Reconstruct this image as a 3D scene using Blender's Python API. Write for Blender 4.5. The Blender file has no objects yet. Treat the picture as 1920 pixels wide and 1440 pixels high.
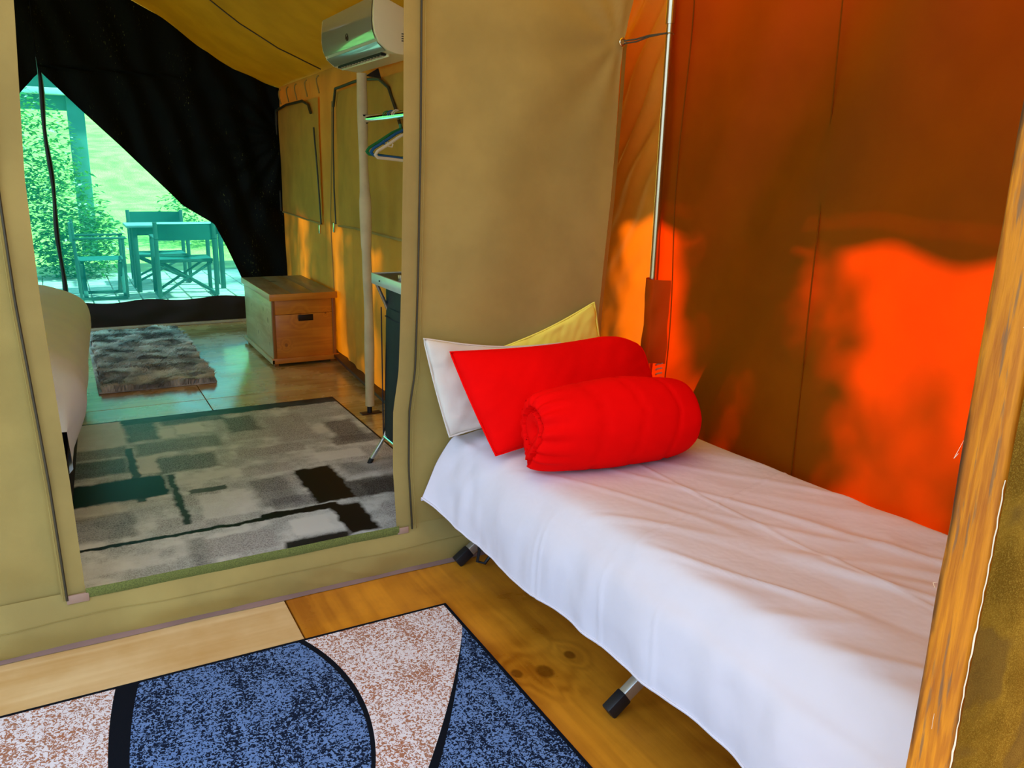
import bpy, bmesh, math, random
from mathutils import Vector, Matrix, noise

# ---------------------------------------------------------------- camera
scene = bpy.context.scene
COL = scene.collection
FPX, YAW, PIT, ROLL = 1515.0, math.radians(29.3), math.radians(14.9), math.radians(1.4)
Fw = Vector((math.sin(YAW)*math.cos(PIT), math.cos(YAW)*math.cos(PIT), -math.sin(PIT)))
R0 = Vector((math.cos(YAW), -math.sin(YAW), 0)); U0 = R0.cross(Fw)
Rr = R0*math.cos(ROLL)+U0*math.sin(ROLL); Ur = -R0*math.sin(ROLL)+U0*math.cos(ROLL)
cd = bpy.data.cameras.new('camera'); cd.sensor_width = 36; cd.lens = FPX/1920*36; cd.clip_start = .02
cam = bpy.data.objects.new('camera', cd); COL.objects.link(cam)
m = Matrix((Rr, Ur, -Fw)).transposed().to_4x4(); m.translation = (0, 0, 1.35)
cam.matrix_world = m; scene.camera = cam

# ---------------------------------------------------------------- light
w = bpy.data.worlds.new('world'); scene.world = w; w.use_nodes = True
bg = w.node_tree.nodes['Background']
bg.inputs[0].default_value = (.57, .75, 1.0, 1); bg.inputs[1].default_value = 1.85
sd = bpy.data.lights.new('sun', 'SUN'); sd.energy = 10.5; sd.angle = math.radians(2.6); sd.color = (1, .93, .80)
sun = bpy.data.objects.new('sun', sd); COL.objects.link(sun)
SUN = Vector((.69, -.16, .70)).normalized()
sun.rotation_euler = SUN.to_track_quat('Z', 'Y').to_euler(); sun.location = (6, -2, 8)
vs = scene.view_settings
vs.view_transform = 'Standard'; vs.look = 'None'; vs.gamma = 1; vs.use_curve_mapping = False
vs.exposure = .38

# ---------------------------------------------------------------- node helpers
def NT(name):
    mt = bpy.data.materials.new(name); mt.use_nodes = True
    nt = mt.node_tree; nt.nodes.clear(); return mt, nt
def nd(nt, t, ins=None, **a):
    n = nt.nodes.new(t)
    for k, v in a.items(): setattr(n, k, v)
    for k, v in (ins or {}).items():
        if isinstance(v, bpy.types.NodeSocket): nt.links.new(v, n.inputs[k])
        else: n.inputs[k].default_value = v
    return n
def mth(nt, op, a, b=None, c=None, clamp=False):
    ins = {0: a}
    if b is not None: ins[1] = b
    if c is not None: ins[2] = c
    return nd(nt, 'ShaderNodeMath', ins, operation=op, use_clamp=clamp).outputs[0]
def rgba(c): return (c[0], c[1], c[2], 1)
def mix(nt, f, a, b, mode='MIX'):
    a = rgba(a) if isinstance(a, tuple) else a; b = rgba(b) if isinstance(b, tuple) else b
    n = nd(nt, 'ShaderNodeMix', {0: f, 6: a, 7: b}, data_type='RGBA', blend_type=mode); return n.outputs[2]
def smooth(nt, x, lo, hi):
    return nd(nt, 'ShaderNodeMapRange', {0: x, 1: lo, 2: hi, 3: 0., 4: 1.}, interpolation_type='SMOOTHSTEP').outputs[0]
def coords(nt, scale=(1, 1, 1), rot=(0, 0, 0), loc=(0, 0, 0), kind='Object'):
    tc = nd(nt, 'ShaderNodeTexCoord')
    return nd(nt, 'ShaderNodeMapping', {0: tc.outputs[kind], 1: loc, 2: rot, 3: scale}).outputs[0]
def nz(nt, vec, scale, detail=4, rough=.55, dist=0.):
    return nd(nt, 'ShaderNodeTexNoise', {'Vector': vec, 'Scale': scale, 'Detail': detail, 'Roughness': rough, 'Distortion': dist}).outputs[0]
def finish(nt, color, rough, metal=0., height=None, bump=.2, bdist=.01, spec=.5, coat=0., trans=None, sheen=0.):
    p = nd(nt, 'ShaderNodeBsdfPrincipled', {'Roughness': rough, 'Metallic': metal, 'Specular IOR Level': spec, 'Coat Weight': coat, 'Coat Roughness': .12, 'Sheen Weight': sheen})
    if isinstance(color, tuple): p.inputs['Base Color'].default_value = rgba(color)
    else: nt.links.new(color, p.inputs['Base Color'])
    nrm = None
    if height is not None:
        nrm = nd(nt, 'ShaderNodeBump', {'Height': height, 'Strength': bump, 'Distance': bdist}).outputs[0]
        nt.links.new(nrm, p.inputs['Normal'])
    sh = p.outputs[0]
    if trans:
        wgt, tcol = trans
        t = nd(nt, 'ShaderNodeBsdfTranslucent', {0: rgba(tcol) if isinstance(tcol, tuple) else tcol})
        if nrm: nt.links.new(nrm, t.inputs['Normal'])
        sh = nd(nt, 'ShaderNodeMixShader', {0: wgt, 1: sh, 2: t.outputs[0]}).outputs[0]
    o = nd(nt, 'ShaderNodeOutputMaterial'); nt.links.new(sh, o.inputs[0])
def pm(name, c, rough=.6, metal=0., var=.12, vscale=6., bscale=0., bump=.15, bdist=.004, spec=.4, coat=0., trans=None, sheen=0., stretch=(1, 1, 1)):
    mt, nt = NT(name); v = coords(nt, stretch)
    f = smooth(nt, nz(nt, v, vscale), .3, .7)
    lo = tuple(x*(1-var) for x in c); hi = tuple(min(1, x*(1+var)) for x in c)
    col = mix(nt, f, lo, hi)
    h = nz(nt, v, bscale, 3) if bscale else None
    finish(nt, col, rough, metal, h, bump, bdist, spec, coat, trans, sheen); return mt
def canvas(name, c, tw, tc, rough=.8, spec=.12, weave=900., wb=.25, var=.10, vs_=3.5):
    mt, nt = NT(name); v = coords(nt)
    f = smooth(nt, nz(nt, v, vs_, 5), .3, .7)
    col = mix(nt, f, tuple(x*(1-var) for x in c), tuple(x*(1+var) for x in c))
    g = nz(nt, v, weave*.5, 2)
    g2 = nz(nt, v, 14., 5)
    h = mth(nt, 'ADD', mth(nt, 'MULTIPLY', g, .12), g2)
    tcol = mix(nt, f, tuple(x*(1-var) for x in tc), tuple(min(1, x*(1+var)) for x in tc))
    finish(nt, col, rough, 0, h, wb, .006, spec, 0, (tw, tcol)); return mt
def wood(name, dark, light, axis='Y', scale=1.0, rough=.35, coat=.3, knots=(), blotch=.4, plane='XY', grey=None, stain=None):
    mt, nt = NT(name)
    st = {'X': (.35, 5, 5), 'Y': (5, .35, 5), 'Z': (5, 5, .35)}[axis]
    tc = nd(nt, 'ShaderNodeTexCoord'); P = tc.outputs['Object']
    rnd = nd(nt, 'ShaderNodeObjectInfo').outputs['Random']
    off = nd(nt, 'ShaderNodeCombineXYZ', {0: mth(nt, 'MULTIPLY', rnd, 7.), 1: mth(nt, 'MULTIPLY', rnd, 3.), 2: rnd}).outputs[0]
    PV = nd(nt, 'ShaderNodeVectorMath', {0: P, 1: off}, operation='ADD').outputs[0] if not knots else P
    kmask = None; ring = 0.
    sep = nd(nt, 'ShaderNodeSeparateXYZ', {0: P})
    a, b = {'XY': (0, 1), 'XZ': (0, 2), 'YZ': (1, 2)}[plane]
    warp = None
    for (kx, ky, kr) in knots:
        dx = mth(nt, 'SUBTRACT', sep.outputs[a], kx); dy = mth(nt, 'SUBTRACT', sep.outputs[b], ky)
        al = .62 if axis in 'XZ' and plane == 'XZ' and axis == 'X' else 1.0
        d = mth(nt, 'SQRT', mth(nt, 'ADD', mth(nt, 'MULTIPLY', dx, dx), mth(nt, 'MULTIPLY', dy, mth(nt, 'MULTIPLY', dy, .6))))
        mk = mth(nt, 'SUBTRACT', 1., smooth(nt, d, kr*.55, kr))
        halo = mth(nt, 'SUBTRACT', 1., smooth(nt, d, kr, kr*4))
        kmask = mk if kmask is None else mth(nt, 'MAXIMUM', kmask, mk)
        warp = halo if warp is None else mth(nt, 'MAXIMUM', warp, halo)
    mp = nd(nt, 'ShaderNodeMapping', {0: PV, 3: tuple(x*scale for x in st)}).outputs[0]
    n1 = nz(nt, mp, 1.6, 3, .5, .6)
    arg = mth(nt, 'MULTIPLY', n1, 26.)
    if warp is not None: arg = mth(nt, 'ADD', arg, mth(nt, 'MULTIPLY', warp, 9.))
    bands = mth(nt, 'MULTIPLY_ADD', mth(nt, 'SINE', arg), .5, .5)
    fine = nz(nt, nd(nt, 'ShaderNodeMapping', {0: PV, 3: tuple(x*scale*9 for x in st)}).outputs[0], 2., 3)
    big = smooth(nt, nz(nt, PV, 3.2, 5, .6), .32, .68)
    f = mth(nt, 'ADD', mth(nt, 'MULTIPLY', bands, .28), mth(nt, 'ADD', mth(nt, 'MULTIPLY', fine, .3), mth(nt, 'MULTIPLY', big, blotch)), clamp=True)
    col = mix(nt, f, dark, light)
    if kmask is not None:
        col = mix(nt, mth(nt, 'MULTIPLY', kmask, .8), col, tuple(x*.5 for x in dark))
    if grey:
        gm = smooth(nt, nz(nt, nd(nt, 'ShaderNodeMapping', {0: PV, 3: tuple(x*4*scale for x in st)}).outputs[0], 1.0, 4), .56, .66)
        col = mix(nt, mth(nt, 'MULTIPLY', gm, .7), col, grey)
    if stain:      # charred, worn arris: axis index, start, end
        sm_ = smooth(nt, sep.outputs[stain[0]], stain[1], stain[2])
        sm_ = mth(nt, 'MULTIPLY', sm_, smooth(nt, nz(nt, nd(nt, 'ShaderNodeMapping', {0: P, 3: (30, 30, 7)}).outputs[0], 1., 4), .38, .58))
        col = mix(nt, mth(nt, 'MULTIPLY', sm_, .9), col, (.03, .010, .002))
    h = mth(nt, 'ADD', fine, mth(nt, 'MULTIPLY', bands, .3))
    rr = mth(nt, 'MULTIPLY_ADD', big, .18, rough-.05)
    finish(nt, col, rr, 0, h, .18, .003, .5, coat); return mt

MAT = {}
MAT['canvas'] = canvas('olive_canvas', (.445, .345, .115), .22, (.50, .30, .01))
MAT['canvas_dk'] = canvas('olive_canvas_band', (.41, .315, .095), .16, (.42, .26, .01))
MAT['inner_canvas'] = canvas('khaki_canvas', (.58, .39, .06), .26, (.74, .20, .0))
MAT['ceil_canvas'] = canvas('ceiling_canvas', (.36, .29, .015), .20, (.48, .31, .0))
MAT['side'] = canvas('rust_canvas', (.17, .075, .0), .40, (.80, .026, .0), rough=.6, spec=.08)
MAT['strip'] = canvas('rust_nylon', (.56, .31, .03), .36, (.85, .13, .0), rough=.4, spec=.25)
MAT['fly'] = canvas('fly_canvas', (.34, .26, .06), .26, (.82, .40, .0))
MAT['zip'] = pm('dark_zip', (.045, .038, .018), .5)
MAT['velcro'] = pm('green_hook_tape', (.17, .20, .045), .95, var=.3, vscale=300, bscale=500, bump=.8)
MAT['ground_strip'] = pm('mauve_strip', (.24, .14, .11), .7)
MAT['tab'] = pm('pink_tab', (.42, .27, .19), .8)
MAT['steel'] = pm('steel', (.60, .50, .32), .24, 1., var=.05, bscale=3, bump=.03)
MAT['chrome'] = pm('chrome', (.80, .82, .82), .08, 1., var=.03)
MAT['alu'] = pm('aluminium', (.55, .55, .53), .34, .85, var=.06, vscale=30, stretch=(1, 6, 1))
MAT['black'] = pm('black_plastic', (.012, .012, .014), .42)
MAT['cord'] = pm('dark_cord', (.06, .055, .03), .7)
MAT['brass'] = pm('eyelet_brass', (.72, .62, .38), .25, 1.)
MAT['curtain'] = None
MAT['dkbrown'] = pm('dark_brown_pvc', (.018, .011, .007), .45, bscale=6, bump=.25)
MAT['sheet'] = pm('white_cotton', (.80, .765, .83), .7, var=.025, bscale=9, bump=.42, bdist=.012, spec=.25, trans=(.08, (.8, .8, .8)))
MAT['red'] = pm('red_cotton', (.93, .002, .002), .8, var=.05, bscale=8, bump=.25, bdist=.008, spec=.04)
MAT['white_p'] = pm('white_pillow_cotton', (.82, .79, .70), .75, var=.03, bscale=10, bump=.55, bdist=.01, spec=.2, trans=(.12, (.9, .8, .5)))
MAT['yellow'] = pm('yellow_cotton', (.98, .90, .14), .75, var=.04, bscale=10, bump=.2, bdist=.01, spec=.1)
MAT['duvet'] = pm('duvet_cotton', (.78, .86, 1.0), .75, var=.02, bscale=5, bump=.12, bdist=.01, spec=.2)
MAT['bedbase'] = pm('navy_bed_base', (.012, .016, .028), .8)
MAT['ac'] = pm('ac_white_plastic', (.96, .86, .55), .35, var=.02, spec=.5)
MAT['ac_gloss'] = pm('ac_glossy_panel', (.42, .40, .28), .04, var=.01, spec=1.0, coat=1.0)
MAT['acdark'] = pm('ac_slot', (.01, .01, .01), .6)
MAT['sleeve'] = pm('beige_sleeve', (.66, .53, .29), .85, bscale=25, bump=.25)
MAT['navy'] = pm('navy_nylon', (.008, .011, .018), .6, bscale=20, bump=.2)
MAT['board'] = pm('dark_table_board', (.02, .02, .018), .35)
MAT['aluedge'] = pm('pale_edge', (.62, .70, .60), .3, .2)
MAT['blue_pl'] = pm('blue_plastic', (.01, .11, .30), .3)
MAT['green_pl'] = pm('green_plastic', (.01, .20, .05), .3)
MAT['white_pl'] = pm('cream_plastic', (.78, .68, .48), .35)
MAT['amber'] = wood('amber_plywood', (.34, .095, .003), (.78, .31, .018), 'Y', 1.0, .30, .25, ((1.061, 1.663, .030), (.986, 1.69, .020), (1.166, 1.699, .020)), .55)
MAT['amber_in'] = wood('inner_plywood', (.36, .18, .04), (.86, .62, .26), 'X', 1.0, .24, .5, (), .55)
MAT['pine'] = wood('pine_plywood', (.58, .33, .10), (.84, .63, .33), 'X', .8, .38, .15, (), .45)
MAT['chest_f'] = wood('chest_front_pine', (.55, .15, .008), (.86, .34, .025), 'X', 1.6, .38, .2, ((1.395, .335, .022), (1.575, .352, .007), (1.295, .145, .013)), .35, 'XZ')
MAT['chest_s'] = wood('chest_side_pine', (.42, .30, .12), (.66, .55, .28), 'Y', 1.6, .4, .15, ((5.62, .30, .02), (5.75, .36, .014), (5.95, .16, .015), (6.15, .33, .012), (5.6, .14, .012)), .35, 'YZ')
MAT['chest_t'] = wood('chest_lid_boards', (.14, .10, .045), (.36, .27, .13), 'Y', 1.4, .4, .15, ((1.36, 6.1, .04),), .4)
MAT['chest_x'] = wood('chest_frame_pine', (.24, .07, .010), (.44, .16, .02), 'Z', 1.6, .42, .15)
MAT['post'] = wood('weathered_post', (.32, .075, .0), (.92, .36, .004), 'Z', 6.0, .6, 0., (), .25, grey=(.16, .10, .05), stain=(1, .514, .524))
MAT['skirt'] = wood('dark_skirting', (.035, .012, .006), (.085, .03, .012), 'Y', 1., .5, 0.)
MAT['dkwood'] = pm('garden_dark_wood', (.035, .10, .09), .5)
MAT['gcanvas'] = pm('garden_green_canvas', (.012, .11, .10), .7)
MAT['gtop'] = pm('garden_table_top', (.30, .42, .44), .35)
MAT['paver'] = pm('clay_paver', (.62, .52, .44), .85, var=.2, vscale=9, bscale=60, bump=.3)
MAT['mortar'] = pm('mortar', (.26, .23, .2), .95)
MAT['turf'] = pm('turf', (.09, .11, .05), .95, var=.4, vscale=3)
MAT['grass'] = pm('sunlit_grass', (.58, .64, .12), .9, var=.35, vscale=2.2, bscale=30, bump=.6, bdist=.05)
MAT['leaf'] = pm('bush_leaf', (.03, .15, .03), .45, var=.6, vscale=7, trans=(.35, (.18, .42, .03)))
MAT['leaf2'] = pm('pale_leaf', (.60, .62, .42), .35, var=.3, vscale=12)
MAT['trunk'] = pm('bark', (.10, .07, .045), .9)
MAT['paint'] = pm('white_paint', (.8, .8, .78), .5)
MAT['shelter'] = pm('shelter_green', (.10, .26, .22), .7)
MAT['metalplate'] = pm('dark_iron_plate', (.035, .022, .014), .45, .6, bscale=80, bump=.4)
MAT['selvage'] = pm('white_selvage', (.80, .72, .55), .9)

def mk_curtain():
    mt, nt = NT('black_curtain'); v = coords(nt)
    sp = smooth(nt, nz(nt, coords(nt, (60, 60, 26)), 1.6, 3, .6), .62, .72)
    zone = smooth(nt, nz(nt, coords(nt, (5, 3, 1.6), (0, .5, 0)), 1.5, 3), .45, .68)
    f = mth(nt, 'MULTIPLY', sp, zone)
    col = mix(nt, f, (.0012, .0028, .0018), (.10, .12, .03))
    h = nz(nt, coords(nt, (26, 20, 12)), 2., 4)
    finish(nt, col, .6, 0, h, .35, .01, .12); return mt
MAT['curtain'] = mk_curtain()
def mk_mesh():
    mt, nt = NT('insect_mesh')
    t = nd(nt, 'ShaderNodeBsdfTransparent', {0: (.27, 1.0, .86, 1)})
    d = nd(nt, 'ShaderNodeBsdfDiffuse', {0: (.01, .22, .16, 1)})
    tl = nd(nt, 'ShaderNodeBsdfTranslucent', {0: (.01, .75, .60, 1)})
    a = nd(nt, 'ShaderNodeMixShader', {0: .6, 1: d.outputs[0], 2: tl.outputs[0]})
    s = nd(nt, 'ShaderNodeMixShader', {0: .22, 1: t.outputs[0], 2: a.outputs[0]})
    o = nd(nt, 'ShaderNodeOutputMaterial'); nt.links.new(s.outputs[0], o.inputs[0]); return mt
MAT['mesh'] = mk_mesh()
def mk_flap():
    mt, nt = NT('brushed_brown_canvas'); v = coords(nt)
    n1 = nz(nt, v, 14, 5, .6); n2 = nz(nt, coords(nt, (1, 1, 1)), 520, 3, .7)
    st = smooth(nt, nz(nt, v, 7, 3), .55, .62)
    col = mix(nt, smooth(nt, n1, .35, .7), (.12, .058, .003), (.24, .125, .010))
    col = mix(nt, mth(nt, 'MULTIPLY', smooth(nt, n2, .45, .7), .5), col, (.40, .24, .03))
    col = mix(nt, mth(nt, 'MULTIPLY', st, .5), col, (.05, .025, .01))
    finish(nt, col, .95, 0, n2, .6, .003, .05, 0, (.12, (.5, .25, .02)), 0.); return mt
MAT['flap'] = mk_flap()

def mk_front_rug():
    mt, nt = NT('front_rug_print'); tc = nd(nt, 'ShaderNodeTexCoord'); P = tc.outputs['Object']
    s = nd(nt, 'ShaderNodeSeparateXYZ', {0: P}); X, Y = s.outputs[0], s.outputs[1]
    def circ(cx, cy, r):      # signed distance, positive outside
        dx = mth(nt, 'SUBTRACT', X, cx); dy = mth(nt, 'SUBTRACT', Y, cy)
        return mth(nt, 'SUBTRACT', mth(nt, 'SQRT', mth(nt, 'ADD', mth(nt, 'MULTIPLY', dx, dx), mth(nt, 'MULTIPLY', dy, dy))), r)
    def below(sock, lim): return mth(nt, 'LESS_THAN', sock, lim)
    # speckle print: two crossed fine noises
    mz = nz(nt, coords(nt, (1, 1, 1)), 135, 1.5, .5, 1.2)
    str_ = nz(nt, coords(nt, (34, 3.2, 1), (0, 0, .12)), 1.0, 3)
    cloud = nz(nt, P, 7, 4, .6)
    th = mth(nt, 'ADD', mth(nt, 'MULTIPLY', str_, .30), mth(nt, 'MULTIPLY', cloud, .40))
    k = mth(nt, 'ADD', mz, mth(nt, 'MULTIPLY', mth(nt, 'SUBTRACT', th, .35), .9))
    spb = smooth(nt, k, .475, .515)
    blue = mix(nt, cloud, (.09, .18, .42), (.20, .33, .62))
    blue = mix(nt, spb, blue, (.008, .014, .035))
    k2 = mth(nt, 'ADD', mz, mth(nt, 'MULTIPLY', mth(nt, 'SUBTRACT', th, .35), .7))
    spw = smooth(nt, k2, .50, .54)
    wht = mix(nt, cloud, (.74, .70, .73), (.86, .83, .86))
    wht = mix(nt, spw, wht, mix(nt, nz(nt, P, 11, 3), (.42, .13, .04), (.36, .22, .16)))
    black = (.006, .008, .013)
    # big blue disc, its black crescent rims, and the second disc on the right
    def inside(c): return below(circ(*c), 0.)
    outer = mth(nt, 'MULTIPLY', inside(RUG_L), inside(RUG_R)); inner = mth(nt, 'MULTIPLY', inside(RUG_LI), inside(RUG_RI))
    col = mix(nt, outer, wht, black); col = mix(nt, inner, col, blue)
    col = mix(nt, inside(RUG_C), black, col)
    col = mix(nt, inside(RUG_CO), blue, col)
    # black border
    ex = mth(nt, 'GREATER_THAN', X, .962-.012); ey = mth(nt, 'GREATER_THAN', Y, 2.112-.012)
    col = mix(nt, mth(nt, 'MAXIMUM', ex, ey), col, black)
    finish(nt, col, .9, 0, nz(nt, P, 420, 2), .35, .002, .05, 0, None, 0.); return mt
# circles fitted to the arcs of the print (x, y, radius in metres)
RUG_L, RUG_LI = (2.172, 1.70, 2.20), (2.212, 1.62, 2.20)
RUG_R, RUG_RI = (-.182, 1.80, .752), (-.182, 1.79, .738)
RUG_C, RUG_CO = (-2.467, 3.84, 3.90), (-2.545, 3.695, 3.90)
MAT['front_rug'] = None

def mk_inner_rug():
    mt, nt = NT('inner_rug_print'); P = coords(nt)
    dn = nd(nt, 'ShaderNodeTexNoise', {'Vector': P, 'Scale': 16, 'Detail': 4})
    dv = nd(nt, 'ShaderNodeVectorMath', {0: dn.outputs['Color'], 1: (.5, .5, .5)}, operation='SUBTRACT').outputs[0]
    dv = nd(nt, 'ShaderNodeVectorMath', {0: dv, 3: .05}, operation='SCALE').outputs[0]
    Q = nd(nt, 'ShaderNodeVectorMath', {0: P, 1: dv}, operation='ADD').outputs[0]
    s = nd(nt, 'ShaderNodeSeparateXYZ', {0: Q})
    grit = smooth(nt, nz(nt, P, 170, 3, .7), .40, .66); cl = smooth(nt, nz(nt, P, 9, 4, .6), .35, .68)
    base = mix(nt, cl, (.60, .66, .70), (.80, .85, .89))
    base = mix(nt, mth(nt, 'MULTIPLY', mth(nt, 'MULTIPLY', grit, mth(nt, 'SUBTRACT', 1., cl)), .6), base, (.12, .11, .13))
    greyc = mix(nt, grit, (.22, .22, .25), (.03, .03, .04))
    lg = mix(nt, grit, (.58, .60, .64), (.20, .19, .23))
    wh = (.86, .90, .93); blk = (.004, .005, .008); db = mix(nt, cl, (.012, .02, .03), (.04, .075, .10))
    rects = []
    # pale hand-painted blocks first, then greys, then blacks   (x0, x1, y0, y1, colour, strength, edge)
    rnd = random.Random(4)
    for i in range(4):
        for j in range(9):
            x0 = -.15+i*.40+rnd.uniform(-.05, .05); y0 = 2.55+j*.235+rnd.uniform(-.03, .03)
            rects.append((x0, x0+rnd.uniform(.2, .36), y0, y0+rnd.uniform(.12, .2), rnd.choice([lg, lg, wh, greyc]), rnd.uniform(.55, .95), .022))
    rects += [(-.25, .21, 4.14, 4.58, wh, .75, .02), (.42, .57, 4.21, 4.38, wh, .95, .015), (.66, .84, 4.12, 4.42, greyc, 1, .05),
      (.86, 1.08, 3.86, 4.33, lg, .9, .05), (1.13, 1.31, 3.75, 4.13, greyc, 1, .05), (.21, .62, 3.95, 4.16, greyc, .8, .06), (-.1, .18, 3.74, 3.98, db, .9, .03),
      (.26, .56, 3.66, 3.90, greyc, .95, .06), (-.1, .16, 3.05, 3.32, greyc, .75, .05), (.60, .78, 3.10, 3.44, greyc, .7, .06), (.38, .6, 3.08, 3.36, wh, .7, .02),
      (.19, .30, 3.70, 3.95, wh, .8, .015), (.66, .82, 2.80, 2.95, wh, .9, .012), (.34, .60, 2.74, 2.92, lg, .8, .02), (.28, .37, 2.62, 2.95, greyc, .7, .04), (.95, 1.2, 3.52, 3.66, wh, .8, .02),
      (.18, .36, 4.17, 4.50, db, .95, .03), (.18, 1.40, 4.47, 4.60, db, 1, .015), (.36, .70, 4.38, 4.50, db, .85, .03),
      (-.3, .31, 3.41, 3.68, blk, 1, .02), (.165, .215, 3.38, 4.10, blk, .92, .012), (.30, .345, 3.07, 3.66, blk, .95, .015), (.36, .53, 3.375, 3.435, blk, .85, .012),
      (.81, 1.0, 3.05, 3.48, blk, 1, .018), (.97, 1.30, 3.03, 3.26, blk, .97, .03), (-.3, .62, 2.985, 3.02, blk, 1, .008), (.58, .90, 2.99, 3.05, blk, 1, .01),
      (.84, .98, 2.72, 3.02, blk, 1, .02), (.60, .86, 2.66, 2.775, blk, .97, .02), (1.02, 1.34, 3.30, 3.48, db, .5, .05)]
    col = base
    for x0, x1, y0, y1, c, stg, e in rects:
        ax = mth(nt, 'ABSOLUTE', mth(nt, 'SUBTRACT', s.outputs[0], (x0+x1)/2)); ay = mth(nt, 'ABSOLUTE', mth(nt, 'SUBTRACT', s.outputs[1], (y0+y1)/2))
        d = mth(nt, 'MAXIMUM', mth(nt, 'SUBTRACT', ax, (x1-x0)/2), mth(nt, 'SUBTRACT', ay, (y1-y0)/2))
        mk = nd(nt, 'ShaderNodeMapRange', {0: d, 1: -min(e, .03), 2: 0., 3: stg, 4: 0.}).outputs[0]
        if e > .02: mk = mth(nt, 'MULTIPLY', mk, mth(nt, 'MULTIPLY_ADD', grit, .25, .75))
        col = mix(nt, mk, col, c)
    s0 = nd(nt, 'ShaderNodeSeparateXYZ', {0: P})
    bd = mth(nt, 'MAXIMUM', mth(nt, 'GREATER_THAN', s0.outputs[0], 1.33), mth(nt, 'GREATER_THAN', s0.outputs[1], 4.57))
    col = mix(nt, bd, col, (.01, .012, .02))
    finish(nt, col, .40, 0, nz(nt, P, 300, 2), .10, .002, .12, 0); return mt
MAT['inner_rug'] = mk_inner_rug()
MAT['front_rug'] = mk_front_rug()

# ---------------------------------------------------------------- object helpers
def tag(o, label=None, cat=None, group=None, kind=None):
    if label: o['label'] = label
    if cat: o['category'] = cat
    if group: o['group'] = group
    if kind: o['kind'] = kind
    return o
def thing(name, label=None, cat=None, loc=(0, 0, 0), rz=0, group=None, kind=None):
    o = bpy.data.objects.new(name, None); COL.objects.link(o); o.location = loc; o.rotation_euler = (0, 0, rz); o.empty_display_size = .05
    return tag(o, label, cat, group, kind)
def link(name, me, mat, parent=None, local=False, smoothf=True):
    o = bpy.data.objects.new(name, me); COL.objects.link(o)
    if mat: me.materials.append(MAT[mat])
    if smoothf: me.polygons.foreach_set('use_smooth', [True]*len(me.polygons))
    if parent:
        o.parent = parent
        if not local: o.matrix_parent_inverse = Matrix.LocRotScale(parent.location, parent.rotation_euler, None).inverted()
    return o
def grid(name, nu, nv, fn, mat, parent=None, local=False):
    vs_ = [fn(i/nu, j/nv) for j in range(nv+1) for i in range(nu+1)]
    fs = [(j*(nu+1)+i, j*(nu+1)+i+1, (j+1)*(nu+1)+i+1, (j+1)*(nu+1)+i) for j in range(nv) for i in range(nu)]
    me = bpy.data.meshes.new(name); me.from_pydata(vs_, [], fs); me.update()
    return link(name, me, mat, parent, local)
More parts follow.
